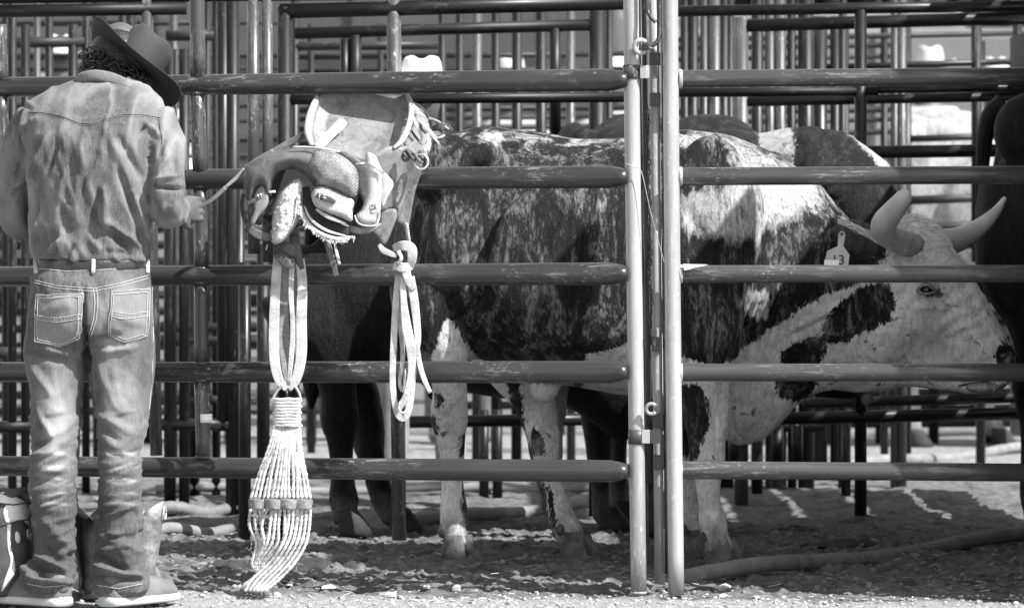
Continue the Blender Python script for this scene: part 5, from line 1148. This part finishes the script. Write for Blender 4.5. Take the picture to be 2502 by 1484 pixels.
# ---------------- cinch ----------------
def z4(x, y): return (549.5+x*.6295, 549.5+y*.6295)
CI = empty('cinch', P(705, 1380, 14.93), 'white string cinch hanging on its webbing loop below the saddle', 'cinch')
def xt(pts, r, mat, name, parent, flat=1., k=6, n=10, up=None, conv=z4):
    Q = []; rr = r if isinstance(r, (list, tuple)) else [r]*len(pts)
    for (x, y, d), q in zip(pts, rr): Q.append(list(P(*conv(x, y), d))+[q*(.6295 if conv is z4 else .4115)*15/F])
    Q = spline(Q, k); mb = MB(); tube(mb, [q[:3] for q in Q], [(q[3], q[3]*flat*.8) for q in Q], 20 if flat < 1 else n, up='cam' if flat < 1 else up, sq=.4 if flat < 1 else 1); return build(name, mb, mat, parent)
M['web'] = plain('pale_webbing', .42, .35, 22, .85, .6, 160, stretch=(1, 1, 1)); M['webd'] = plain('grey_webbing', .22, .3, 60, .85, .6, 160)
M['rope'] = plain('white_mohair_cord', .50, .45, 30, .95, .8, 260); M['ropeb'] = plain('grey_cinch_band', .20, .3, 60, .95, .9, 200)
for pts, r, m, f_ in (([(206, 120, 14.97), (196, 250, 14.96), (190, 400, 14.95), (192, 520, 14.95), (210, 600, 14.95), (242, 634, 14.95)], [18, 19, 20, 20, 18, 14], 'web', .2), ([(236, 140, 14.98), (226, 300, 14.98), (226, 420, 14.98), (232, 540, 14.97), (244, 628, 14.96)], [14, 20, 24, 20, 12], 'webd', .2),
                   ([(262, 130, 14.96), (256, 260, 14.94), (262, 380, 14.94), (258, 500, 14.94), (246, 620, 14.95)], [10, 10, 9, 10, 8], 'web', .5), ([(290, 130, 14.97), (300, 230, 14.96), (296, 360, 14.95), (296, 500, 14.95), (276, 595, 14.95), (244, 636, 14.95)], [18, 19, 21, 21, 19, 14], 'web', .2),
                   ([(276, 150, 14.985), (278, 300, 14.985), (274, 450, 14.98), (262, 590, 14.97)], [14, 18, 18, 14], 'webd', .2)):
    xt(pts, r, M[m], 'webbing_loop', CI, f_, up=(1, 0, 0))
for pts, r, m in (([(205, 60, 14.95), (235, 85, 14.93), (265, 100, 14.93), (285, 85, 14.94)], [16, 22, 22, 16], 'lead'), ([(195, 95, 14.94), (215, 125, 14.92), (245, 150, 14.91), (270, 140, 14.92)], [12, 18, 18, 14], 'lead'), ([(265, 40, 14.95), (275, 80, 14.93), (285, 130, 14.93), (300, 170, 14.94)], [16, 18, 16, 9], 'lead'), ([(245, 30, 14.96), (270, 28, 14.96), (282, 50, 14.95)], [8, 14, 6], 'leam')):
    xt(pts, r, M[m], 'leather_knot', CI, .5)
mb = MB(); tube(mb, spline([list(P(*z4(x, y), 14.945)) for x, y in ((225, 622), (205, 640), (190, 668), (190, 692), (240, 698), (292, 692), (292, 665), (282, 640), (272, 625))], 5), .0045, 10); build('cinch_ring', mb, M['chrome'], CI)
mb = MB(); tube(mb, [P(*z4(240, 640), 14.95), P(*z4(240, 670), 14.95)], .004, 8); build('ring_tongue', mb, M['dsteel'], CI)
for i in range(9):
    y = 676+i*12.5; w = (0, 4, -3, 3, -2, 4, 0, 3, -4)[i]; xt([(188+w, y+4, 14.945), (200, y, 14.935), (220, y+2, 14.93), (245, y-1, 14.928), (268, y+1, 14.93), (284, y, 14.935), (293-w, y+3, 14.945)], 7.2, M['rope'], 'woven_row', CI, k=3, n=8)
rng = np.random.default_rng(21); NS = 15
def rope(pts, r):
    Q = spline([list(P(*z4(x, y), d)) for x, y, d in pts], 10); m = len(Q); rr = [r*(.92+.20*math.sin(i*2.4+r*9))*.6295*15/F*rng.uniform(.88, 1.12) for i in range(m)]; mb = MB(); tube(mb, Q, rr, 8); return mb
for i in range(NS):
    t = i/(NS-1); xa = 193+95*t; xb = 99+232*t; b = .02*math.sin(t*math.pi)
    w1, w2 = rng.uniform(-5, 5, 2)
    mb = rope([(xa, 780, 14.94), (xa+(xb-xa)*.25+w1, 860, 14.935-b*.5), (xa+(xb-xa)*.62+w2, 955, 14.93-b), (xb, 1062, 14.925-b)], 7.2); build('cord', mb, M['rope'], CI)
    # lower half
    xm = xb+(-18*math.sin(t*7) if .15 < t < .8 else 0)+rng.uniform(-9, 9)
    if t < .62: pts = [(xb, 1098, 14.925-b), (xm-4+10*math.sin(t*9), 1165, 14.92-b), (xb+(150-xb)*.25+12*math.sin(t*11+1), 1235, 14.92-b), (105+70*t+8*math.sin(i), 1310, 14.92), (128+40*t, 1352+rng.uniform(-8, 8), 14.925)]
    else: pts = [(xb, 1098, 14.925-b), (xb-4, 1165, 14.92-b), (xb-18-(1-t)*20, 1235, 14.91-b), (xb-62-(1-t)*40, 1310, 14.905), (xb-120-(1-t)*60, 1372, 14.90), (xb-178+(1-t)*20, 1420, 14.89)]
    mb = rope(pts, 6.8); build('cord', mb, M['rope'], CI)
for i in range(4): xt([(94+i*61, 1080, 14.915-.018*math.sin((i+.1)/4*math.pi)), (124+i*61, 1081, 14.905-.02*math.sin((i+.5)/4*math.pi)), (153+i*61, 1083, 14.915-.018*math.sin((i+.9)/4*math.pi))], [19, 19.5, 19], M['ropeb'], 'band', CI, .35, k=4, up=(0, 0, 1))
sheet('tail_pad', [z4(*p) for p in ((60, 1405), (100, 1370), (150, 1362), (185, 1372), (150, 1405), (130, 1425), (90, 1422))], 14.92, .008, M['web'], CI)
xt([(150, 1330, 14.935), (158, 1290, 14.94), (170, 1260, 14.94)], [24, 16, 8], M['webd'], 'tail_core', CI, .4)
# ---------------- hanging flank strap ----------------
FS = empty('flank_strap', P(985, 1020, 14.95), 'pale knotted strap hanging in long loops right of the saddle', 'strap')
for nm, pts, r, f_ in (('strap_loop', [(672, 195, 14.96), (662, 300, 14.955), (655, 450, 14.955), (650, 600, 14.955), (660, 700, 14.955), (676, 742, 14.955), (700, 746, 14.95), (716, 700, 14.95), (728, 600, 14.95), (742, 500, 14.95), (752, 430, 14.95), (742, 300, 14.95), (722, 200, 14.955)], [12, 12, 13, 12, 12, 12, 12, 13, 12, 10, 9, 10, 13], .3),
                   ('strap_loop', [(690, 200, 14.94), (694, 300, 14.935), (706, 400, 14.935), (722, 480, 14.935), (724, 560, 14.935), (706, 650, 14.935), (682, 700, 14.935), (672, 720, 14.935)], [10, 13, 19, 19, 14, 12, 12, 8], .25),
                   ('strap_loop', [(672, 200, 14.97), (676, 350, 14.97), (690, 500, 14.97), (678, 610, 14.965), (692, 640, 14.96), (700, 560, 14.96)], [8, 9, 9, 7, 6, 5], .4),
                   ('strap_tail', [(712, 200, 14.945), (730, 300, 14.94), (742, 420, 14.94), (752, 520, 14.94), (770, 590, 14.94), (797, 650, 14.94)], [10, 11, 8, 10, 10, 8], .35),
                   ('strap_tongue', [(598, 76, 14.96), (615, 98, 14.95), (640, 110, 14.945), (666, 120, 14.94)], [7, 12, 11, 8], .45),
                   ('knot_wrap', [(655, 90, 14.95), (690, 80, 14.93), (722, 90, 14.93), (726, 130, 14.93), (716, 170, 14.94)], [14, 19, 20, 18, 12], .45), ('knot_wrap', [(655, 155, 14.94), (690, 165, 14.93), (725, 160, 14.94)], [14, 19, 14], .5), ('knot_wrap', [(672, 100, 14.925), (684, 128, 14.92), (670, 152, 14.925)], [8, 7, 7], .6), ('knot_wrap', [(700, 170, 14.935), (712, 215, 14.93), (735, 250, 14.94)], [18, 16, 12], .5)):
    xt(pts, r, M['web'], nm, FS, f_, up=(1, 0, 0) if 'loop' in nm or 'tail' in nm else None, n=12)
for i in range(7): xt([(698+i*1.5, -4+i*11, 14.965), (708+i*1.5, 0+i*11, 14.955), (700+i*1.8, 8+i*11, 14.96)], 6, M['web'], 'braid', FS, k=4, n=8)
# one smooth turn of the strap inside the loop end
mb = MB(); c = P(*z4(690, 705), 14.925); tube(mb, [c+np.array([math.cos(a)*.012, -.003, math.sin(a)*.017]) for a in np.linspace(2.2, 6.8, 16)], [(.004, .0025)]*16, 8); build('strap_turn', mb, M['web'], FS)

mb = MB(); rng = np.random.default_rng(77)
for i in range(420):
    t = rng.random(); y = rng.uniform(790, 1340); w_ = 48+70*min(1, (y-780)/280); cx_ = 240-27*min(1, (y-780)/280)-(max(0, y-1150)*.16); q = (cx_+rng.uniform(-1, 1)*w_, y)
    a_ = P(*z4(*q), 14.905); b_ = P(*z4(q[0]+rng.uniform(-9, 9), q[1]+rng.uniform(2, 14)), 14.895); tube(mb, [a_, b_], [.0006, .0003], 4)
tag(build('frayed_fibres', mb, M['rope'], CI), kind='stuff')
# ---------------- people, trailers and stands behind the pens ----------------
def far_person(x, d, ytop, label, shirt=.3, pants=.12, hatc=.7, w=1.):
    z = P(x, ytop, d)[2]; g0 = g(x, d); e = empty('person', g0, label, 'person', 'onlookers in cowboy hats behind the pens'); H = z-.06; k = H/1.78
    mb = MB(); c = lambda dx, dy, zz: g0+np.array([dx*k*w, dy*k, zz*k])
    loft(mb, [np.array([c(math.cos(a)*rx, math.sin(a)*ry, zz) for a in np.arange(20)*2*math.pi/20]) for (zz, rx, ry) in ((.84, .15, .11), (.95, .165, .12), (1.08, .15, .11), (1.25, .185, .125), (1.40, .205, .12), (1.47, .13, .09), (1.51, .06, .06))])
    for s in (-1, 1):
        tube(mb, [c(s*.09, 0, .92), c(s*.11, 0, .5), c(s*.12, 0, .08)], [.085*k, .062*k, .045*k], 12); blob(mb, c(s*.12, -.05, .04), (.045, .12, .035))
        tube(mb, [c(s*.20, 0, 1.40), c(s*.25, -.02, 1.12), c(s*.20, -.16, .95)], [.055*k, .042*k, .032*k], 12); blob(mb, c(s*.18, -.20, .95), (.03, .045, .035))
    blob(mb, c(0, -.01, 1.63), (.078*k, .095*k, .115*k)); tube(mb, [c(0, 0, 1.45), c(0, 0, 1.56)], .055*k, 12); blob(mb, c(0, -.10, 1.60), (.014, .02, .02))
    me = fuse(mb, .016, 2); v = mesh_arrays(me); place('body', me, M['skin'], e)
    mb = MB(); loft(mb, [np.array([c(math.cos(a)*rx, math.sin(a)*ry, zz) for a in np.arange(20)*2*math.pi/20]) for (zz, rx, ry) in ((.90, .18, .135), (1.08, .165, .125), (1.25, .20, .14), (1.41, .22, .132), (1.49, .13, .10))])
    for s in (-1, 1): tube(mb, [c(s*.19, 0, 1.41), c(s*.25, -.02, 1.12), c(s*.21, -.14, .97)], [.068*k, .054*k, .045*k], 12)
    me = fuse(mb, .016, 2); place('shirt', me, plain('cloth_%d' % x, shirt, .3, 12, .9, .3), e)
    mb = MB()
    for s in (-1, 1): tube(mb, [c(s*.085, 0, .95), c(s*.11, 0, .5), c(s*.12, 0, .10)], [.10*k, .075*k, .062*k], 12)
    me = fuse(mb, .016, 2); place('trousers', me, plain('pants_%d' % x, pants, .3, 12, .9, .3), e)
    m = plain('hat_%d' % x, hatc, .1, 12, .8, .1); hat(e, c(0, -.01, 1.68), (1, 0, 0), (0, .08, 1), .165, .19, (.082, .098, .125), m, curl=.05)
for a in ((1030, 19.7, 118, 'person in a white straw hat standing behind the saddle', .35, .22, .75), (1127, 25, 160, 'person in a small pale hat right of the white straw hat', .5, .1, .6), (1245, 27, 118, 'person in a grey hat behind the row of slim posts', .25, .1, .45),
          (150, 26, 62, 'person in a pale hat at the upper left beyond the rails', .6, .1, .5), (130, 30, 150, 'person in a white shirt lower at the far left', .65, .2, .55), (310, 28, 30, 'person in a light shirt behind the cowboy hat', .6, .1, .5),
          (2270, 29, 90, 'person in a bright shirt beyond the pale rails at the upper right', .4, .1, .4), (2430, 30, 120, 'person in a white hat at the upper right edge', .4, .1, .5), (860, 27, 150, 'person in a light shirt left of the white straw hat', .55, .12, .5), (1500, 30, 110, 'person in a grey shirt behind the latch posts', .4, .1, .6)):
    far_person(*a)
M['trl'] = plain('trailer_skin', .05, .2, 2, .35, .05, 5); M['trd'] = plain('trailer_dark', .02, .3, 3, .6, .1, 5); M['trw'] = plain('trailer_white', .14, .1, 2, .4, .05, 5)
def trailer(x, d, L, H, label, mat, cab=True):
    g0 = g(x, d); e = empty('stock_trailer', g0, label, 'trailer', 'stock trailers parked behind the pens')
    def bx(name, cx, cz, sx, sz, m, dy=0, sy=2.2, bev=.03):
        mb = MB(); box(mb, g0+np.array([cx, dy, cz]), (sx, sy, sz), bev=bev); return build(name, mb, m, e, smooth=False)
    bx('box', 0, .55+H/2, L, H, mat, bev=.08)
    for i in range(3):
        z = .9+i*H*.27; bx('slot', 0, z+.12, L*.86, .16, M['trd'], -1.1, .04, .01)
    n = int(L/1.1)
    for i in range(n): bx('rib', -L/2+.5+i*(L-1)/(n-1), .55+H/2, .07, H*.96, mat, -1.13, .05, .01)
    for s in (-.55, .55):
        mb = MB(); c = g0+np.array([s, -1.0, .38]); tube(mb, [c, c+np.array([0, .25, 0])], .38, 24); w_ = build('wheel', mb, M['trd'], e); mb = MB(); tube(mb, [c-np.array([0, .02, 0]), c+np.array([0, .02, 0])], .2, 20); build('rim', mb, M['trl'], w_)
    bx('fender', 0, .82, 2.2, .08, mat, -1.05, .3)
trailer(-5.2, 38, 7.5, 2.1, 'grey stock trailer at the far left behind the pens', M['trl']) if False else None
trailer(650, 38, 5.2, 2.2, 'grey slatted stock trailer seen above the saddle', M['trl']); trailer(2330, 40, 5.0, 2.0, 'pale slatted stock trailer behind the grey bull', M['trw']); trailer(1480, 44, 6.0, 2.3, 'dull stock trailer beyond the latch posts', M['trw'])
# dark stand of trees closing the view
def tree(x, d, H, Rr, seed, label):
    rng = np.random.default_rng(seed); g0 = g(x, d); e = empty('tree', g0, label, 'tree', 'trees beyond the arena')
    mb = MB(); tube(mb, [g0, g0+[.1, 0, H*.3], g0+[-.1, .1, H*.7]], [.28, .2, .08], 10)
    for i in range(5): a = rng.uniform(0, 6.28); tube(mb, [g0+[0, 0, H*(.25+.08*i)], g0+[math.cos(a)*Rr*.6, math.sin(a)*Rr*.6, H*(.45+.08*i)]], [.1, .03], 6)
    build('trunk', mb, M['manure'], e)
    n = 9000; u = rng.normal(size=(n, 3)); u /= np.linalg.norm(u, axis=1)[:, None]; r = rng.random(n)**.4
    p = u*r[:, None]*np.array([Rr, Rr, H*.48])+np.array([0, 0, H*.53]); k_ = fbm(p[:, 0]*.9, p[:, 1]*.9, p[:, 2]*.9, 2, seed) > -.12; p = p[k_]; n = len(p)
    a = rng.normal(size=(n, 3)); a /= np.linalg.norm(a, axis=1)[:, None]; b = np.cross(a, rng.normal(size=(n, 3))); b /= np.linalg.norm(b, axis=1)[:, None]; s = .16
    V = np.stack([p+a*s, p+b*s*.6, p-a*s, p-b*s*.6], 1).reshape(-1, 3)+g0; mb = MB(); mb.add(V, [(4*i, 4*i+1, 4*i+2, 4*i+3) for i in range(n)]); build('crown', mb, M['leaf'], e, smooth=False)
M['leaf'] = plain('leaves', .035, .5, 3, .7, 0)
for i, x in enumerate(range(-300, 3000, 300)): tree(x, 58+4*(i % 3), 7.5+(i % 2), 3.2, 40+i, 'dark leafy tree number %s from the left beyond the trailers' % ('one two three four five six seven eight nine ten eleven'.split()[i]))

# ---------------- hair and mouth on the brindle bull ----------------
bbv = bvh_of([o for o in BB.children if o.name.startswith('body')][0])
mb = MB(); stitch(mb, bbv, [(2340, 942), (2375, 936), (2410, 932), (2446, 916)], .0035, .0); build('mouth_line', mb, M['black'], BB)
def tufts(name, n, zone, ln, ang, r, mat, seed):
    rng = np.random.default_rng(seed); mb = MB(); k = 0
    while k < n:
        x, y = rng.uniform(zone[0], zone[2]), rng.uniform(zone[1], zone[3]); k += 1
        if ((x-(zone[0]+zone[2])/2)/(zone[2]-zone[0])*2)**2+((y-(zone[1]+zone[3])/2)/(zone[3]-zone[1])*2)**2 > 1: continue
        a, L = rad(ang+rng.uniform(-45, 45)), rng.uniform(.5, 1)*ln; h, nn = hit(bbv, x, y, 0)
        if h.y < 1.0 or h.y > 1.9: continue
        h = np.array(h); nn = np.array(nn); t = np.array([math.cos(a), 0, math.sin(a)]); t -= nn*np.dot(t, nn); b = np.cross(nn, t)*rng.uniform(-.4, .4)
        tube(mb, [h-nn*.001, h+(t*.4+nn*.22+b*.1)*L, h+(t*.8+nn*.20+b*.5)*L, h+(t+nn*.02+b)*L], [r, r, r*.7, r*.2], 4)
    return tag(build(name, mb, mat, BB), kind='stuff')
M['furw'] = plain('pale_forelock_hair', .62, .35, 60, .8, 0)
tufts('forelock', 700, (2165, 520, 2330, 680), .028, -50, .0013, M['furw'], 5)
